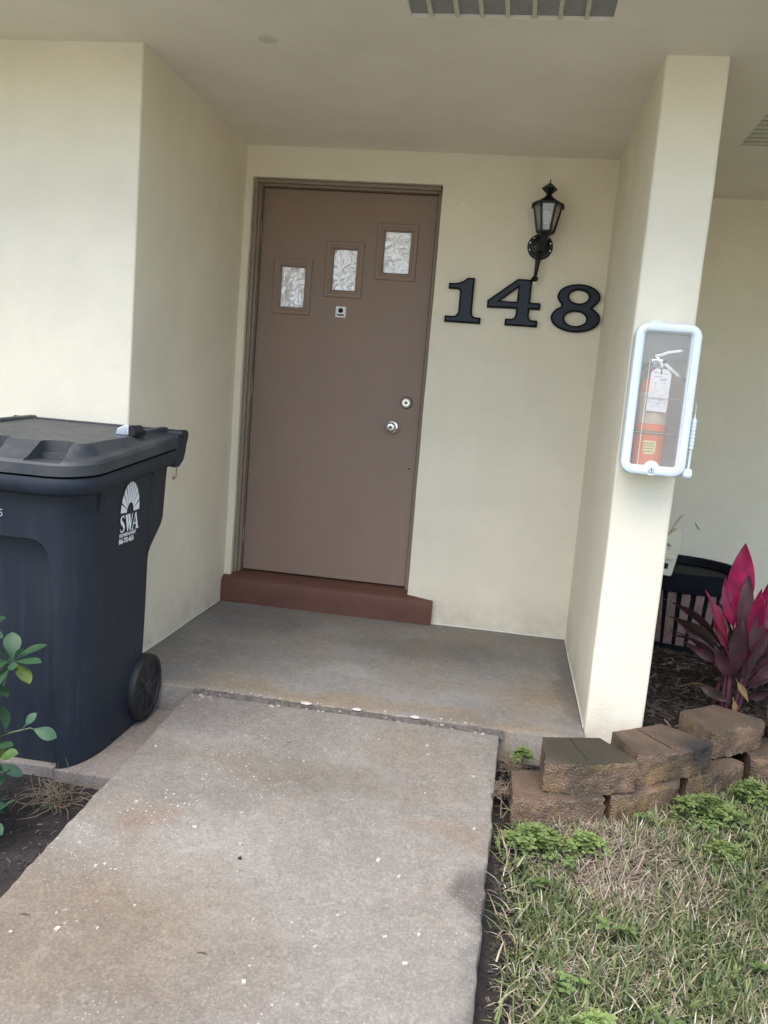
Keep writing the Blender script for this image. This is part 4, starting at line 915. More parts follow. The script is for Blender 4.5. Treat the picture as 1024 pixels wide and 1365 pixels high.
# ================================================================== retaining blocks
def blocks():
    root = thing('retaining_wall', 'low retaining wall of brown split-face garden blocks in two courses', 'retaining wall', None, (1.5, -1.5, -.12))
    o0 = Vector(root.location); rng = random.Random(3)
    def blk(p, q, zt, h=.103, depth=.190, taper=.055, joint=False):
        p = Vector((p[0], p[1], 0)); q = Vector((q[0], q[1], 0)); ax = (q-p).normalized(); ay = Vector((-ax.y, ax.x, 0)); W = (q-p).length
        nx, ny, nzv = 22, 8, 9; b = MB()
        def P(u, v, w):
            tp = taper*v; x = tp+(W-2*tp)*u; fr = (1-v)
            bulge = -.010*math.sin(PI*u)*fr if v < .01 else 0
            pt = p+ax*x+ay*(depth*v+bulge); pt.z = zt-h+h*w
            rough = .0085 if v < .01 else .0014
            edge = 1
            n = noise.noise_vector(pt*26)*rough*.55 + noise.noise_vector(pt*75)*rough*.9
            if v < .01 and w > .99: n += ay*.004; n.z -= .0025+.002*noise.noise(pt*40)
            if v < .01 and (u < .01 or u > .99): n += ay*.007
            return pt+n-o0
        faces = [(lambda a, c: P(a, 0, c), nx, nzv), (lambda a, c: P(a, c, 1), nx, ny), (lambda a, c: P(1, a, c), ny, nzv), (lambda a, c: P(0, 1-a, c), ny, nzv), (lambda a, c: P(1-a, 1, c), nx, nzv)]
        for fn, a, c in faces:
            b.add([fn(i/a, j/c) for j in range(c+1) for i in range(a+1)], [(j*(a+1)+i, j*(a+1)+i+1, (j+1)*(a+1)+i+1, (j+1)*(a+1)+i) for j in range(c) for i in range(a)])
        o = b.build('block', M_block, root)
        bm = bmesh.new(); bm.from_mesh(o.data); bmesh.ops.remove_doubles(bm, verts=bm.verts, dist=2e-4); bm.to_mesh(o.data)
        for f in bm.faces: f.smooth = True
        for e in bm.edges:
            if len(e.link_faces) == 2 and e.calc_face_angle(0) > R(35): e.smooth = False
        bm.to_mesh(o.data); bm.free()
        if joint:       # flat near-black strip, paints the shade of a groove across the top
            g = MB(); a = p+ax*W*.45+ay*.012; c = p+ax*W*.47+ay*(depth-.004)
            g.add([a-ax*.0018+Vector((0, 0, zt+.0012)), a+ax*.0018+Vector((0, 0, zt+.0012)), c+ax*.0018+Vector((0, 0, zt+.0012)), c-ax*.0018+Vector((0, 0, zt+.0012))], [(0, 1, 2, 3)])
            g.v = [tuple(Vector(v)-o0) for v in g.v]; g.build('score_line', M_dark, root)
        return o
    blk((1.168, -1.812), (1.462, -1.715), -.022); blk((1.485, -1.690), (1.735, -1.500), -.022); blk((1.765, -1.475), (2.000, -1.268), -.022); blk((2.035, -1.225), (2.31, -1.13), -.022); blk((2.33, -1.125), (2.62, -1.06), -.022); blk((2.64, -1.055), (2.93, -1.01), -.022)
    blk((1.260, -1.745), (1.562, -1.650), .082, joint=True); blk((1.570, -1.600), (1.850, -1.392), .082, joint=True); blk((1.868, -1.302), (2.105, -1.098), .082+.004); blk((2.160, -1.115), (2.44, -1.035), .084); blk((2.46, -1.03), (2.75, -.97), .082); blk((2.77, -.965), (3.06, -.92), .082)
blocks()
# planting bed fill behind the blocks
def bed():
    b = MB(); nx, ny = 60, 50
    front = [(1.33, -1.52), (1.60, -1.44), (1.72, -1.33), (1.98, -1.03), (2.25, -.93), (2.75, -.84), (3.4, -.78), (7, -.7)]
    def yf(x):
        for a, c in zip(front, front[1:]):
            if a[0] <= x <= c[0]: return a[1]+(c[1]-a[1])*(x-a[0])/(c[0]-a[0])
        return .3
    vs = []
    for j in range(ny+1):
        for i in range(nx+1):
            x = 1.33+(i/nx)**1.6*5.6; ye = YR+.05 if x > XR+PW-.01 else (YF-.004 if x > XR-.01 else -1.332); y = min(ye, yf(x))+(ye-min(ye, yf(x)))*j/ny
            z = .015+.022*noise.noise(Vector((x*5, y*5, 3)))+.012*noise.noise(Vector((x*17, y*17, 9)))-.02*max(0, y)
            z -= max(0, 1.66-x)*.35
            vs.append((x, y, z))
    n = nx+1; b.add(vs, [(j*n+i, j*n+i+1, (j+1)*n+i+1, (j+1)*n+i) for j in range(ny) for i in range(nx)])
    k = len(b.v); fr = [vs[i] for i in range(n)]; b.add(fr+[(v[0], v[1]+.01, -.2) for v in fr], [(i, n+i, n+i+1, i+1) for i in range(n-1)])
    lf = [vs[j*n] for j in range(ny+1)]; b.add(lf+[(v[0]+.0, v[1], -.2) for v in lf], [(j, j+1, ny+1+j+1, ny+1+j) for j in range(ny)])
    tag(b.build('planting_bed', M_mulch, smooth=60), kind='structure')
    # mulch chips, bark and leaf litter
    rng = random.Random(8); cols = [(.030, .022, .018), (.055, .040, .030), (.022, .020, .020), (.085, .062, .045), (.04, .034, .032), (.13, .105, .08)]
    b = MB()
    def chip(x, y, z, s):
        M_ = Matrix.Translation((x, y, z)) @ Matrix.Rotation(rng.random()*6.3, 4, 'Z') @ Matrix.Rotation(rng.uniform(-.5, .5), 4, 'X') @ Matrix.Rotation(rng.uniform(-.4, .4), 4, 'Y')
        l, w = s*rng.uniform(.8, 2.2), s*rng.uniform(.25, .6); c = rng.choice(cols); f = rng.uniform(.6, 1.2); c = tuple(v*f for v in c)
        b.add([M_ @ Vector(v) for v in ((-l, -w, 0), (l, -w*.6, 0), (l*.8, w, .002), (-l*.9, w*.7, .002), (0, 0, s*.3))], [(0, 1, 4), (1, 2, 4), (2, 3, 4), (3, 0, 4)], c)
    for _ in range(9000):
        x = 1.34+rng.random()**1.5*2.6; y = rng.uniform(yf(x), YR)
        if x < XR+PW+.015 and y > (YF-.01 if x > XR-.01 else -1.34): continue
        z = .018+.022*noise.noise(Vector((x*5, y*5, 3)))+.012*noise.noise(Vector((x*17, y*17, 9)))-.02*max(0, y)-(max(0, 1.66-x)*.35)
        chip(x, y, z, rng.uniform(.006, .017))
    cols += [(.075, .072, .070), (.05, .05, .053), (.12, .11, .10)]
    for _ in range(5200):      # left bed and the strips along the walkway
        k = rng.random()
        if k < .55: x, y = rng.uniform(-1.4, -.085), rng.uniform(-3.4, -1.89)
        elif k < .8: x, y = rng.uniform(1.12, 1.19), rng.uniform(-3.2, -1.34)
        else: x, y = rng.uniform(1.12, 1.36), rng.uniform(-1.72, -1.34)
        chip(x, y, gz(x, y)+.003, rng.uniform(.002, .0065))
    tag(b.build('mulch_chips', leaf_mat('chips', (.04, .03, .025), (.04, .03, .025), .95, .0, 'col')), kind='stuff')
bed()

# ================================================================== lawn
def blade(b, x, y, z, L, w, az, lean, curl, col):
    dx, dy = math.cos(az), math.sin(az); px, py = -dy, dx; pts = []
    a = lean
    X = Y = 0.; Z = 0.; seg = 3
    cur = []
    for k in range(seg+1):
        ww = w*(1, .95, .62, 0)[k]
        cur.append((x+dx*X, y+dy*X, z+Z, ww))
        X += L/seg*math.sin(a); Z += L/seg*math.cos(a); a += curl
    v = []
    for (cx, cy, cz, ww) in cur[:-1]: v += [(cx-px*ww, cy-py*ww, cz), (cx+px*ww, cy+py*ww, cz)]
    v.append(cur[-1][:3]); b.add(v, [(0, 1, 3, 2), (2, 3, 5, 4), (4, 5, 6)], col)
def lawn():
    rng = random.Random(21); b = MB(); G_ = [(.125, .165, .055), (.090, .135, .055), (.165, .205, .070), (.125, .165, .085), (.21, .24, .095)]; S_ = [(.42, .36, .25), (.52, .46, .34), (.32, .24, .17), (.34, .26, .20), (.58, .53, .42)]
    def yb(x):
        f = [(1.15, -1.80), (1.50, -1.71), (1.75, -1.50), (2.03, -1.26), (2.3, -1.15), (2.9, -1.03), (3.6, -.95), (8, -.9)]
        for a, c in zip(f, f[1:]):
            if a[0] <= x <= c[0]: return a[1]+(c[1]-a[1])*(x-a[0])/(c[0]-a[0])
        return -1.80
    def put(x, y, big=1):
        if y > yb(x)-.012: return
        edge = (x-1.115)
        pat = noise.noise(Vector((x*2.6, y*2.6, 2)))+.5*noise.noise(Vector((x*8, y*8, 5)))
        bare = noise.noise(Vector((x*3.2+4, y*3.2, 11)))
        # the bare worn spot just below the blocks
        d1 = math.hypot((x-1.50)/.20, (y+1.95)/.16)
        if d1 < 1 and rng.random() < .72*(1-d1*.6): return
        if edge < .06 and rng.random() < .93: return
        if edge < .12 and rng.random() < .5: return
        if bare > .36 and rng.random() < .5: return
        for (qx, qy, qr) in ((1.245, -1.93, .085), (1.395, -1.90, .05), (1.80, -1.60, .11), (1.98, -1.42, .06), (1.44, -2.28, .03), (1.30, -2.50, .03), (1.24, -2.13, .035)):
            if (x-qx)**2+(y-qy)**2 < qr*qr and rng.random() < .7: return
        straw = rng.random() < (.31+.50*pat+(.32 if d1 < 1.4 else 0)+(.12 if x > 2.0 else 0))
        z = gz(x, y)-.004
        if straw:
            c = rng.choice(S_); f = rng.uniform(.65, 1.15); blade(b, x, y, z+rng.uniform(0, .018), rng.uniform(.022, .070)*big, rng.uniform(.0010, .0023)*big, rng.random()*6.28, rng.uniform(.55, 1.45), rng.uniform(-.25, .5), tuple(v*f for v in c))
        else:
            c = rng.choice(G_); f = rng.uniform(.6, 1.2); blade(b, x, y, z, rng.uniform(.028, .072)*big, rng.uniform(.0018, .0042)*big, rng.random()*6.28, rng.uniform(.15, 1.1), rng.uniform(.05, .55), tuple(v*f for v in c))
    for _ in range(98000):
        put(rng.uniform(1.12, 2.75), rng.uniform(-3.15, -.75))
    for _ in range(26000): put(rng.uniform(1.12, 5.2), rng.uniform(-5.6, 0.), 1.25)
    for _ in range(170):
        y = rng.uniform(-3.1, -1.72); x = 1.135+rng.random()*.05; c = rng.choice(S_+G_); blade(b, x, y, gz(x, y)+rng.uniform(0, .03), rng.uniform(.04, .09), rng.uniform(.0012, .003), rng.random()*6.28, rng.uniform(.3, 1.4), rng.uniform(.1, .5), tuple(v*.9 for v in c))
    tag(b.build('lawn_grass', M_grass), kind='stuff')
    # runners and dead stems that lie over the thin spots
    b = MB()
    for _ in range(900):
        x, y = rng.gauss(1.52, .17), rng.gauss(-1.97, .12)
        if x < 1.13 or y > yb(x)-.01: continue
        c = rng.choice([(.40, .33, .27), (.30, .22, .20), (.22, .15, .14)]); blade(b, x, y, gz(x, y)+rng.uniform(0, .02), rng.uniform(.04, .12), .0013, rng.random()*6.28, rng.uniform(.9, 1.55), rng.uniform(-.1, .35), c)
    tag(b.build('dead_stems', M_grass), kind='stuff')
lawn()

def leaf_mesh(L, W, fold=.25, bend=.6, twist=0., shape='lance', n=12, wave=0, seed=0):
    b = MB(); rows = []; a = 0; x = z = 0.
    for k in range(n+1):
        t = k/n
        if shape == 'lance': w = W*(math.sin(PI*((t-.17)/.83)**.85)**.9) if .17 < t < 1 else 0
        elif shape == 'obovate': w = W*math.sin(PI*t**1.35)**.75 if 0 < t < 1 else 0
        if t < .3 and shape == 'lance': w = max(w, W*.13)
        w = max(w, .0006)
        tw = twist*t; up = fold*w*(1-.3*t)
        wv = wave*W*math.sin(t*11+seed)
        cs, sn = math.cos(tw), math.sin(tw)
        for s in (-1, -.5, 0, .5, 1):
            lx, lz = s*w, abs(s)*up + wv*abs(s)*s
            rows.append(Vector((x - math.sin(a)*0, lx*cs-lz*sn, z+lx*sn*1.0+lz*cs)))
        x += L/n*math.cos(a); z -= L/n*math.sin(a); a += bend/n
    m_ = 5; b.add(rows, [(j*m_+i, j*m_+i+1, (j+1)*m_+i+1, (j+1)*m_+i) for j in range(n) for i in range(4)])
    return b
def clover_clump(x, y, rad, n, label, h=.045, zb=None, name='clover_clump', dens=1):
    rng = random.Random(int(x*991+y*77)); root_loc = (x, y, gz(x, y) if zb is None else zb)
    b = MB()
    for _ in range(int(n*1.1)):
        r = rad*abs(rng.gauss(0, .68)); a = rng.random()*6.28; px, py = r*math.cos(a), r*math.sin(a)*.8
        z = .012+(h+.012)*rng.uniform(.45, 1)*max(.25, 1-.5*(r/rad)**2); s = rng.uniform(.007, .0135); tz = rng.random()*6.28
        tl = Matrix.Translation((px, py, z)) @ Matrix.Rotation(rng.uniform(-.5, .5), 4, 'X') @ Matrix.Rotation(tz, 4, 'Z')
        for k in range(3):
            Mk = tl @ Matrix.Rotation(k*2.094, 4, 'Z')
            b.add([Mk @ Vector(v) for v in ((0, 0, 0), (s*.75, -s*.62, .0015), (s*1.35, -s*.45, .001), (s*1.18, 0, -.001), (s*1.35, s*.45, .001), (s*.75, s*.62, .0015))], [(0, 1, 2, 3), (0, 3, 4, 5)])
        if rng.random() < .5: b.tube([(px*.6, py*.6, 0), (px, py, z)], .0007, 3, False)
    o = b.build(name, M_clover); o.location = root_loc
    tag(o, label, 'clover', 'clover clumps in the lawn')
clover_clump(1.245, -1.93, .085, 330, 'dense green clover clump at the walkway edge below the lowest block', .06)
clover_clump(1.395, -1.90, .055, 130, 'smaller dark clover clump just right of the densest one', .045)
clover_clump(1.80, -1.60, .115, 420, 'wide bright clover clump at the foot of the middle blocks', .07)
clover_clump(1.98, -1.42, .07, 170, 'clover tuft growing in the gap between lower blocks', .08)
clover_clump(1.80, -1.83, .06, 120, 'loose clover sprigs in the dry lawn below the wide clump', .04)
clover_clump(1.36, -2.60, .05, 70, 'grey-green clover low in the lawn near the photo bottom', .04)
clover_clump(1.205, -1.395, .032, 60, 'tiny bright weed in the soil pocket beside the porch slab', .035, -.09)

def weed(x, y, n, L_, label):
    b = MB(); rng = random.Random(int(x*777)); k = 0
    for r0 in range(n):
        ox, oy = (rng.uniform(-.04, .04), rng.uniform(-.03, .03)) if r0 else (0, 0)
        for j in range(5):
            a = j*1.26+rng.uniform(-.3, .3); Lf = L_*rng.uniform(.7, 1.1); lf = leaf_mesh(Lf, Lf*.33, .3, rng.uniform(.4, 1.0), 0, 'obovate', 6)
            M_ = Matrix.Translation((ox, oy, .028+.022*rng.random())) @ Matrix.Rotation(a, 4, 'Z') @ Matrix.Rotation(-rng.uniform(.2, .8), 4, 'Y')
            b.add([M_ @ Vector(v) for v in lf.v], lf.f)
        b.tube([(ox, oy, -.005), (ox, oy, .045)], .0014, 4)
    o = b.build('weed', M_weed, smooth=60); o.location = (x, y, gz(x, y)); tag(o, label, 'weed', 'broad-leaved weeds in the lawn')
weed(1.60, -1.70, 2, .030, 'two-leaved weed sprouting at the joint between the lower blocks')
weed(1.33, -2.02, 2, .026, 'bright weed just below the dense clover clump')
weed(1.44, -2.28, 3, .026, 'brightest broad-leaved weed alone in mid lawn')
weed(1.24, -2.13, 3, .028, 'weed sprigs close to the walkway gap')
weed(1.78, -2.32, 2, .026, 'weed at the right side of the lawn lower half')
weed(1.53, -2.56, 2, .024, 'small weed low in the middle of the lawn')
weed(1.30, -2.50, 3, .024, 'greyish weed near the bottom of the walkway edge')
def tuft(x, y, z, rad, n, label, col=None):
    rng = random.Random(int(x*313)); b = MB()
    for _ in range(n):
        a = rng.random()*6.28; r = rad*rng.random(); p0 = Vector((r*math.cos(a), r*math.sin(a), rng.uniform(0, .012)))
        pts = [p0]; d_ = Vector((rng.uniform(-1, 1), rng.uniform(-1, 1), rng.uniform(.0, .7))).normalized(); 
        for k in range(4):
            d_ = (d_+Vector((rng.uniform(-.6, .6), rng.uniform(-.6, .6), rng.uniform(-.5, .2)))).normalized(); q = pts[-1]+d_*rad*.32; q.z = max(.001, q.z); pts.append(q)
        b.tube(pts, [.0011, .0011, .001, .0008, .0004], 3, False)
    o = b.build('dry_grass_tuft', M_straw); o.location = (x, y, z); tag(o, label, 'dry grass', 'dry grass tufts')
tuft(1.165, -1.47, -.088, .045, 110, 'tangled straw tuft in the soil pocket between walkway and blocks')
tuft(1.115, -1.70, -.062, .038, 90, 'small reddish straw tuft on the right edge of the walkway')
tuft(-.235, -2.02, gz(-.2, -2.0)+.004, .085, 100, 'flat straw tuft on the dark soil in front of the trash cart')
# curled white root by the upper block
b = MB(); b.tube([(1.235, -1.56, -.10), (1.25, -1.545, -.07), (1.262, -1.535, -.055), (1.268, -1.56, -.062), (1.272, -1.60, -.075), (1.262, -1.63, -.085)], [.002, .003, .003, .003, .002, .001], 6)
tag(b.build('root', mat('pale_root', (.42, .38, .32), .8)), 'pale curled root sticking out beside the mossy upper block', 'root')

# ================================================================== leaves
def place_leaf(parent, base, dirv, L, W, m, roll=0, fold=.25, bend=.6, twist=0, shape='lance', wave=0, seed=0, name='leaf', petiole=0, stemr=.0018):
    b = leaf_mesh(L, W, fold, bend, twist, shape, 12, wave, seed)
    if petiole:
        for i, v in enumerate(b.v): b.v[i] = (v[0]+petiole, v[1], v[2])
        b.tube([(0, 0, 0), (petiole*.5, 0, .001), (petiole+.01, 0, 0)], [stemr*1.3, stemr, stemr*.8], 5, False)
    d_ = Vector(dirv).normalized(); up = Vector((0, 0, 1)); side = up.cross(d_)
    if side.length < 1e-3: side = Vector((0, 1, 0))
    side.normalize(); up2 = d_.cross(side)
    M3 = Matrix((d_, side, up2)).transposed().to_4x4() @ Matrix.Rotation(roll, 4, 'X'); M3.translation = Vector(base)
    o = b.build(name, m, parent, smooth=70); o.data.transform(M3); return o

def ti_plant(loc, label, leaves, stems):
    root = thing('ti_plant', label, 'ti plant', 'red ti plants behind the block wall', loc)
    for s in stems:
        b = MB(); b.tube(s, [.009, .008, .007, .006][:len(s)], 8, False); b.build('stem', M_stem, root, smooth=50)
    for k, (bs, tip, W, m, roll, bend, fold) in enumerate(leaves):
        bs = Vector(bs); tip = Vector(tip); L = (tip-bs).length*(1+.06*abs(bend)); d_ = (tip-bs).normalized()
        # aim so the arched leaf ends at the tip
        side = Vector((0, 0, 1)).cross(d_); side = side.normalized() if side.length > 1e-3 else Vector((0, 1, 0))
        d2 = Matrix.Rotation(-bend/2, 3, side) @ d_
        if roll > 1.1:            # upright leaf: broad side turned to the lawn
            g = leaf_mesh(L, W*(1.12 if m == P else .92), fold, bend*.6, .3*(k % 3-1), 'lance', 12, .2, k)
            s1 = d_.cross(Vector((.25*math.sin(k*2.1), 1, 0))).normalized(); n1 = d_.cross(s1)
            M3 = Matrix((d_, s1, n1)).transposed().to_4x4(); M3.translation = bs
            o = g.build('leaf', m, root, smooth=70); o.data.transform(M3)
        else: place_leaf(root, bs, d2, L, W*1.08, m, roll, fold, bend, .15*(k % 3-1), wave=.12, seed=k, petiole=0)
    return root
P, D, Cc, Gg, Y_ = M_tpink, M_tdark, M_tred, M_tgreen, M_tyel
# coordinates relative to the plant foot at (2.05,-.80,.02): x right, y away, z up
ti_plant((2.045, -.80, .02), 'tallest red ti plant with upright magenta leaves in the planting bed', [
    ((-.01, .0, .33), (-.020, .04, .680), .046, P, 1.45, -.35, .30),
    ((.01, -.02, .28), (.000, -.03, .560), .034, D, 1.35, .20, .35),
    ((.04, .02, .34), (.140, .06, .585), .036, P, 1.2, -.30, .35),
    ((.045, -.03, .22), (.045, -.05, .520), .028, P, 1.5, -.1, .5),
    ((.05, -.035, .20), (.060, -.06, .44), .030, D, 1.7, .2, .4),
    ((-.02, .0, .24), (-.140, -.03, .475), .022, Cc, 1.3, .5, .5),
    ((-.03, .0, .22), (-.100, .02, .40), .022, Cc, 1.4, .4, .4),
    ((-.02, .01, .20), (-.330, .03, .405), .028, D, .6, .75, .3),
    ((-.02, -.02, .16), (-.345, -.04, .350), .034, Gg, .7, .80, .3),
    ((-.03, -.03, .14), (-.30, -.05, .300), .030, D, .5, .7, .3),
    ((.00, -.04, .12), (-.02, -.08, .400), .036, D, 1.45, .1, .35),
    ((.03, -.03, .14), (.110, -.07, .385), .024, D, 1.3, .3, .35),
    ((.05, .0, .22), (.270, .02, .430), .028, Cc, .6, .7, .35),
    ((.05, -.02, .18), (.300, -.03, .375), .034, D, .6, .8, .3),
    ((.04, -.03, .12), (.290, -.06, .300), .030, D, .5, .8, .3),
    ((.02, -.04, .08), (.240, -.08, .205), .032, D, .5, .8, .3),
    ((-.02, -.04, .09), (-.30, -.06, .128), .024, Gg, .4, 1.1, .3),
    ((-.03, -.03, .11), (-.200, -.09, .150), .020, Gg, .6, 1.2, .4),
    ((-.03, -.04, .05), (-.250, -.08, .075), .016, Y_, .4, 1.1, .4),
    ((-.04, -.04, .10), (-.120, -.10, .120), .018, D, 1.0, 1.2, .5),
    ((.0, -.05, .06), (.01, -.10, .005), .013, Y_, 1.2, .8, .8),
    ((.0, -.05, .14), (.040, -.11, .075), .014, Y_, 1.2, .8, .8),
    ((-.03, .02, .16), (-.24, .10, .24), .030, D, .7, .9, .3),
    ((.02, .04, .20), (.16, .14, .36), .034, D, .8, .7, .3),
    ((.0, .04, .22), (-.06, .14, .42), .034, D, 1.0, .5, .3),
    ((.03, .0, .26), (.085, -.02, .47), .026, Cc, 1.4, .2, .4),
    ((-.03, -.02, .20), (-.26, -.05, .36), .030, D, 1.2, .25, .35),
    ((-.02, -.03, .17), (-.22, -.08, .27), .020, D, 1.2, .3, .35),
    ((.0, -.05, .12), (-.11, -.10, .27), .030, D, 1.3, .2, .35),
    ((.03, -.05, .12), (.05, -.10, .29), .022, D, 1.3, .2, .35),
    ((.03, -.05, .08), (.17, -.09, .26), .030, D, 1.2, .3, .35),
    ((.0, -.04, .03), (-.14, -.09, .10), .022, Gg, 1.2, .3, .35),
    ((.04, -.03, .05), (.15, -.09, .12), .024, D, 1.2, .3, .35),
    ((.045, .02, .28), (.185, .05, .50), .030, P, 1.3, .2, .35),
    ((-.01, .01, .30), (-.075, .02, .53), .026, P, 1.4, .3, .4),
], [[(.0, 0, 0), (-.005, 0, .15), (-.01, .0, .34)], [(.02, -.02, 0), (.035, -.02, .15), (.045, .0, .35)], [(-.03, -.02, 0), (-.03, -.02, .12), (-.02, .0, .25)], [(.04, -.01, 0), (.055, -.02, .2)], [(-.06, .0, 0), (-.045, -.01, .13)], [(.01, .02, 0), (.0, .03, .25)], [(-.015, -.03, 0), (-.02, -.035, .18)], [(.03, .0, 0), (.06, .0, .28)]])
lv = []
rng = random.Random(5)
for k in range(20):
    a = k*2.4; el = rng.uniform(.10, .5); r = rng.uniform(.16, .30); lv.append(((.02*math.cos(a), .02*math.sin(a), .08+.01*k), (r*math.cos(a)*(1-k*.025), r*math.sin(a)*(1-k*.025), .14+.022*k), rng.uniform(.026, .038), rng.choice([D, D, Gg, Cc] if k < 13 else [P, Cc, P]), rng.uniform(.2, .6), .8-.03*k, .3))
ti_plant((2.42, -.66, .02), 'second red ti plant at the right edge of the planting bed', lv, [[(0, 0, 0), (0, 0, .2), (.01, 0, .34)], [(.03, 0, 0), (.02, 0, .25)]])

# left shrub: thin stems with rosettes of obovate leaves
def shrub():
    root = thing('shrub', 'young green shrub with glossy rounded leaves in front of the trash cart', 'shrub', None, (-.40, -2.16, gz(-.4, -2.16)))
    o0 = Vector(root.location); rng = random.Random(11)
    def stem(p, r0=.0045):
        b = MB(); n = len(p); b.tube([Vector(q)-o0 for q in p], [r0*(1-.5*i/(n-1)) for i in range(n)], 6, False); b.build('stem', M_bstem, root, smooth=50)
    def rosette(c, n, L, W, yel=(), el=.35, seed=0, front=(0, -.5, 1)):
        r2 = random.Random(seed)
        for k in range(n):
            a = 2*PI*k/n+r2.uniform(-.25, .25); ax = Vector(front).normalized(); u = ax.orthogonal().normalized(); v = ax.cross(u)
            d_ = (u*math.cos(a)+v*math.sin(a))+ax*el*r2.uniform(.4, 1.3)
            place_leaf(root, Vector(c)-o0, d_, L*r2.uniform(.8, 1.15), W*r2.uniform(.85, 1.1), M_bleafy if k in yel else M_bleaf, r2.uniform(-.4, .4), .15, r2.uniform(-.1, .6), 0, 'obovate', petiole=.008)
    stem([(-.40, -2.16, -.14), (-.38, -2.18, .05), (-.34, -2.20, .18), (-.280, -2.20, .350)])
    rosette((-.278, -2.20, .352), 8, .086, .023, (2,), .3, 3, (.05, -1, .75))
    rosette((-.278, -2.20, .357), 4, .042, .013, (), .8, 5, (.05, -1, .75))
    stem([(-.41, -2.16, -.14), (-.40, -2.19, .02), (-.36, -2.22, .10), (-.27, -2.22, .150), (-.215, -2.21, .168)], .0032)
    for (p, d_, L, W, m) in (((-.215, -2.21, .168), (1, .1, -.22), .070, .019, M_bleaf), ((-.232, -2.215, .165), (.5, .2, .9), .046, .013, M_bleaf), ((-.30, -2.22, .135), (-.3, -.4, .85), .070, .021, M_bleaf), ((-.285, -2.22, .14), (-.15, .3, .9), .075, .020, M_bleaf)):
        place_leaf(root, Vector(p)-o0, d_, L, W, m, rng.uniform(.6, 1.2), .2, .5, 0, 'obovate', petiole=.010)
    stem([(-.40, -2.16, -.14), (-.40, -2.22, -.02), (-.34, -2.25, .045), (-.28, -2.26, .085)], .0032)
    for (p, d_, L, W, m) in (((-.28, -2.26, .085), (.75, -.3, .55), .072, .018, M_bleafy), ((-.29, -2.255, .075), (.9, .1, -.35), .074, .015, M_bleaf), ((-.34, -2.25, .045), (-.5, -.3, .8), .075, .022, M_bleaf)):
        place_leaf(root, Vector(p)-o0, d_, L, W, m, rng.uniform(.5, 1.1), .25, .5, 0, 'obovate', petiole=.012)
    stem([(-.42, -2.14, -.14), (-.43, -2.16, .15), (-.40, -2.17, .38), (-.385, -2.18, .50)])
    rosette((-.385, -2.18, .50), 6, .06, .018, (), .4, 8, (.2, -1, .5)); rosette((-.405, -2.17, .40), 5, .065, .018, (1,), .1, 9, (.2, -.7, .7)); rosette((-.395, -2.175, .45), 4, .06, .018, (), .1, 19, (.3, -.5, .7))
    rosette((-.36, -2.24, -.01), 6, .078, .023, (), .3, 12, (.1, -.6, .9)); rosette((-.33, -2.26, -.075), 6, .075, .023, (), .3, 14, (.1, -.6, .9)); rosette((-.39, -2.20, .10), 6, .075, .021, (), .3, 15, (.2, -.8, .7)); rosette((-.40, -2.19, .22), 6, .07, .02, (), .3, 16, (.2, -.8, .7))
    rosette((-.325, -2.24, .045), 6, .07, .021, (3,), .3, 22, (.15, -.8, .7)); rosette((-.315, -2.27, -.035), 6, .072, .022, (), .3, 23, (.15, -.7, .8)); rosette((-.35, -2.22, .26), 5, .062, .018, (), .3, 24, (.1, -.8, .6))
    rosette((-.36, -2.28, -.10), 5, .07, .02, (), .3, 18, (.1, -.6, .9))
    rosette((-.315, -2.235, .115), 6, .07, .021, (), .3, 41, (.15, -.8, .6)); rosette((-.335, -2.21, .29), 6, .07, .020, (), .3, 42, (0, -.9, .6)); rosette((-.375, -2.19, .43), 6, .06, .018, (), .3, 43, (.2, -.8, .5)); rosette((-.29, -2.30, -.075), 6, .075, .022, (), .3, 44, (.15, -.6, .9))
    stem([(-.41, -2.17, -.14), (-.38, -2.21, -.05), (-.33, -2.26, -.075)], .003)
    for k in range(7):
        a = k*.9; c = (-.52+.07*math.cos(a), -2.2+.07*math.sin(a), .02+.09*k); stem([(-.44, -2.16, -.14), (-.48, -2.18, c[2]*.5-.05), c], .003); rosette(c, 6, .07, .02, (), .3, 30+k, (.1, -.7, .8))
shrub()
b = leaf_mesh(.075, .014, .1, .1, 0, 'obovate'); o = b.build('fallen_leaf', M_bleaf, smooth=60); o.location = (-.275, -2.075, gz(-.27, -2.07)+.008); o.rotation_euler = (0, 0, .1)
tag(o, 'single green leaf fallen on the soil beside the straw tuft', 'leaf')
for k, (x, y, lab) in enumerate(((.02, -2.60, 'first brown leaf scrap near the left edge of the walkway'), (.47, -2.62, 'thin curled twig lying low on the middle of the walkway'), (.44, -2.27, 'small black seed pod in the middle of the walkway'))):
    b = MB(); b.tube([(-.016, 0, .002), (-.005, .003, .003), (.006, .002, .003), (.015, -.005, .002)] if k != 2 else [(-.005, 0, .003), (0, .002, .006), (.005, 0, .003)], [.0006, .0013, .0012, .0004] if k != 2 else [.002, .005, .002], 6); o = b.build(['leaf_scrap', 'twig', 'seed_pod'][k], M_wood if k < 2 else M_rubber); o.location = (x, y, zpath(y)); tag(o, lab, ['leaf', 'twig', 'seed pod'][k])

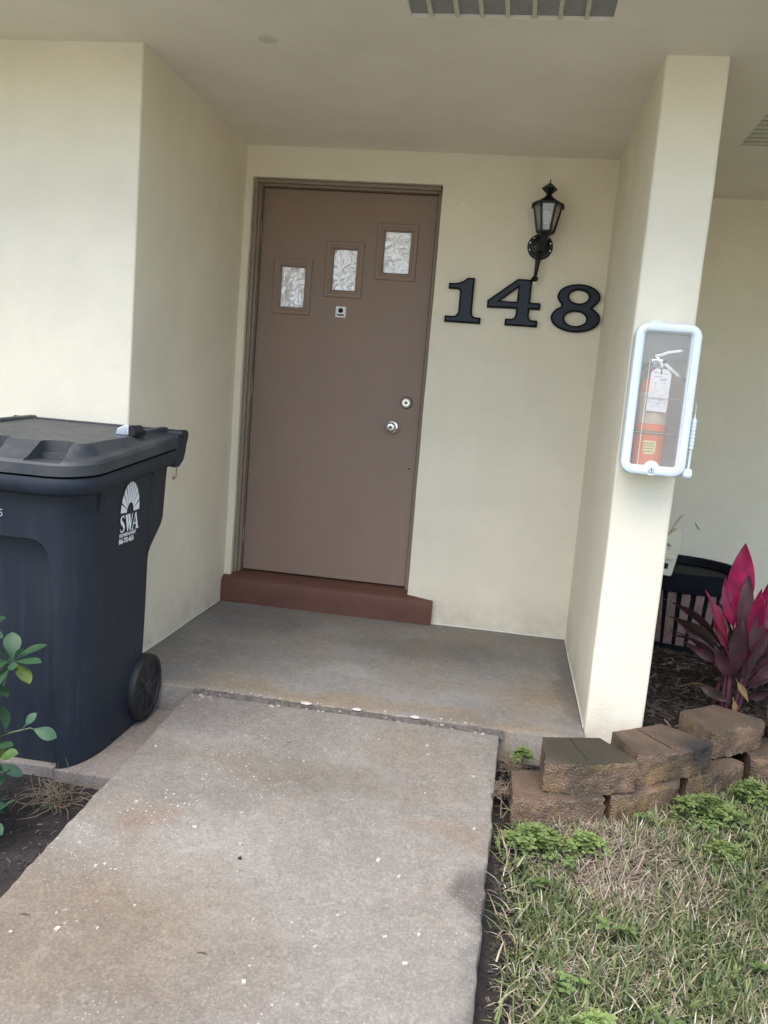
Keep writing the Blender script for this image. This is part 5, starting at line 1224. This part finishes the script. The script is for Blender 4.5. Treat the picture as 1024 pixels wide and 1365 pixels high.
# ================================================================== barrel planter with the cream dispenser
def barrel():
    cx, cy, zb = 2.025, .235, -.02; 
    root = thing('barrel_planter', 'slatted barrel planter with a black rim behind the ti plants', 'planter', None, (cx, cy, zb))
    def rad(z): return .235+.045*min(1, z/.36)
    b = MB(); b.lathe([(.18, .005), (.225, .01), (.262, .34), (.262, .40), (.235, .40), (.22, .36), (.05, .35)], 40); b.build('liner', M_pot, root, smooth=40)
    n = 26
    for k in range(n):
        a = 2*PI*k/n; w = PI*rad(.2)/n*.66; b = MB(); rows = []
        for z in (.06, .15, .25, .35):
            r = rad(z); rows.append([Vector((r-.006, -w, z)), Vector((r+.005, -w, z)), Vector((r+.005, w, z)), Vector((r-.006, w, z))])
        b.loops(rows); b.v = [tuple(Matrix.Rotation(a, 3, 'Z') @ Vector(v)) for v in b.v]; b.build('stave', M_stave, root, bevel=.0015, seg=1)
    b = MB(); b.lathe([(.270, .338), (.292, .342), (.296, .35), (.298, .425), (.302, .440), (.292, .444), (.280, .438), (.276, .40)], 48); b.build('rim', M_pot, root, smooth=40)
    b = MB(); b.lathe([(.236, .03), (.252, .032), (.256, .062), (.246, .066)], 48); b.build('lower_hoop', M_pot, root, smooth=40)
    b = MB(); b.lathe([(.225, 0), (.246, .0), (.246, .031), (.23, .033)], 48); b.build('base_ring', mat('tan_base', (.16, .12, .085), .8, var=.2, vscale=20), root, smooth=40)
    b = MB(); vs = [(0, 0, .385)]; N_ = 40
    for k in range(N_): a = 2*PI*k/N_; vs.append((.272*math.cos(a), .272*math.sin(a), .372+.01*noise.noise(Vector((k, 0, 0)))))
    b.add(vs, [(0, k+1, (k+1) % N_+1) for k in range(N_)]); b.build('potting_soil', M_mulch, root)
    # cream plastic sprayer body standing on the rim side nearest the camera
    t = thing('cream_dispenser', 'cream plastic dispenser with square slots tilted on the planter rim beside the wing wall', 'dispenser', None, (1.865, -.03, .41))
    b = MB(); pr = [(-.10, -.005), (.035, -.005), (.040, .005), (.047, .085), (.050, .14), (.047, .195), (.036, .228), (.018, .236), (.0, .215), (-.03, .185), (-.10, .18)]
    ML = Matrix.Rotation(R(5), 4, 'Y')
    b.loops([[ML @ Vector((x, -.028, z)) for x, z in pr], [ML @ Vector((x, .030, z)) for x, z in pr]]); sh = b.build('shell', M_cream, t, bevel=.007, seg=3)
    b = MB(); pr2 = [(-.10, .078), (.030, .078), (.034, .086), (.034, .10), (-.10, .105)]
    b.loops([[ML @ Vector((x, -.040, z)) for x, z in pr2], [ML @ Vector((x, -.026, z)) for x, z in pr2]]); b.build('shelf', M_cream, t, bevel=.005)
    b = MB(); b.box(-.05, .013, -.0295, -.026, .030, .058, ML); b.build('slot', M_dark, t)
    b = MB()
    for (x0, x1, z0, z1) in ((-.012, -.002, .150, .156), (.0, .006, .142, .150), (-.012, -.004, .140, .146), (-.03, -.016, .138, .156), (-.006, .001, .128, .132)): b.box(x0, x1, -.0288, -.026, z0, z1, ML)
    b.build('marking', M_dark, t)
    b = MB(); b.tube([(.012, 0, .21), (.030, -.004, .255), (.052, -.006, .292), (.066, -.006, .308)], [.003, .0045, .0045, .001], 8); b.build('strap', mat('strap_tan', (.42, .38, .24), .6), t, smooth=50)
barrel()
b = MB(); b.tube([(2.135, YR-.002, .60), (2.143, YR-.006, .588), (2.155, YR-.004, .572), (2.166, YR-.002, .562)], .0018, 6); tag(b.build('twig', M_wood), 'small dark twig stuck on the wall above the barrel planter', 'twig')

# drop the world matrices of parts that were built in world coordinates: origins at the base of each thing
print('objects', len(bpy.data.objects), 'tris', sum(len(o.data.polygons) for o in bpy.data.objects if o.type == 'MESH'))
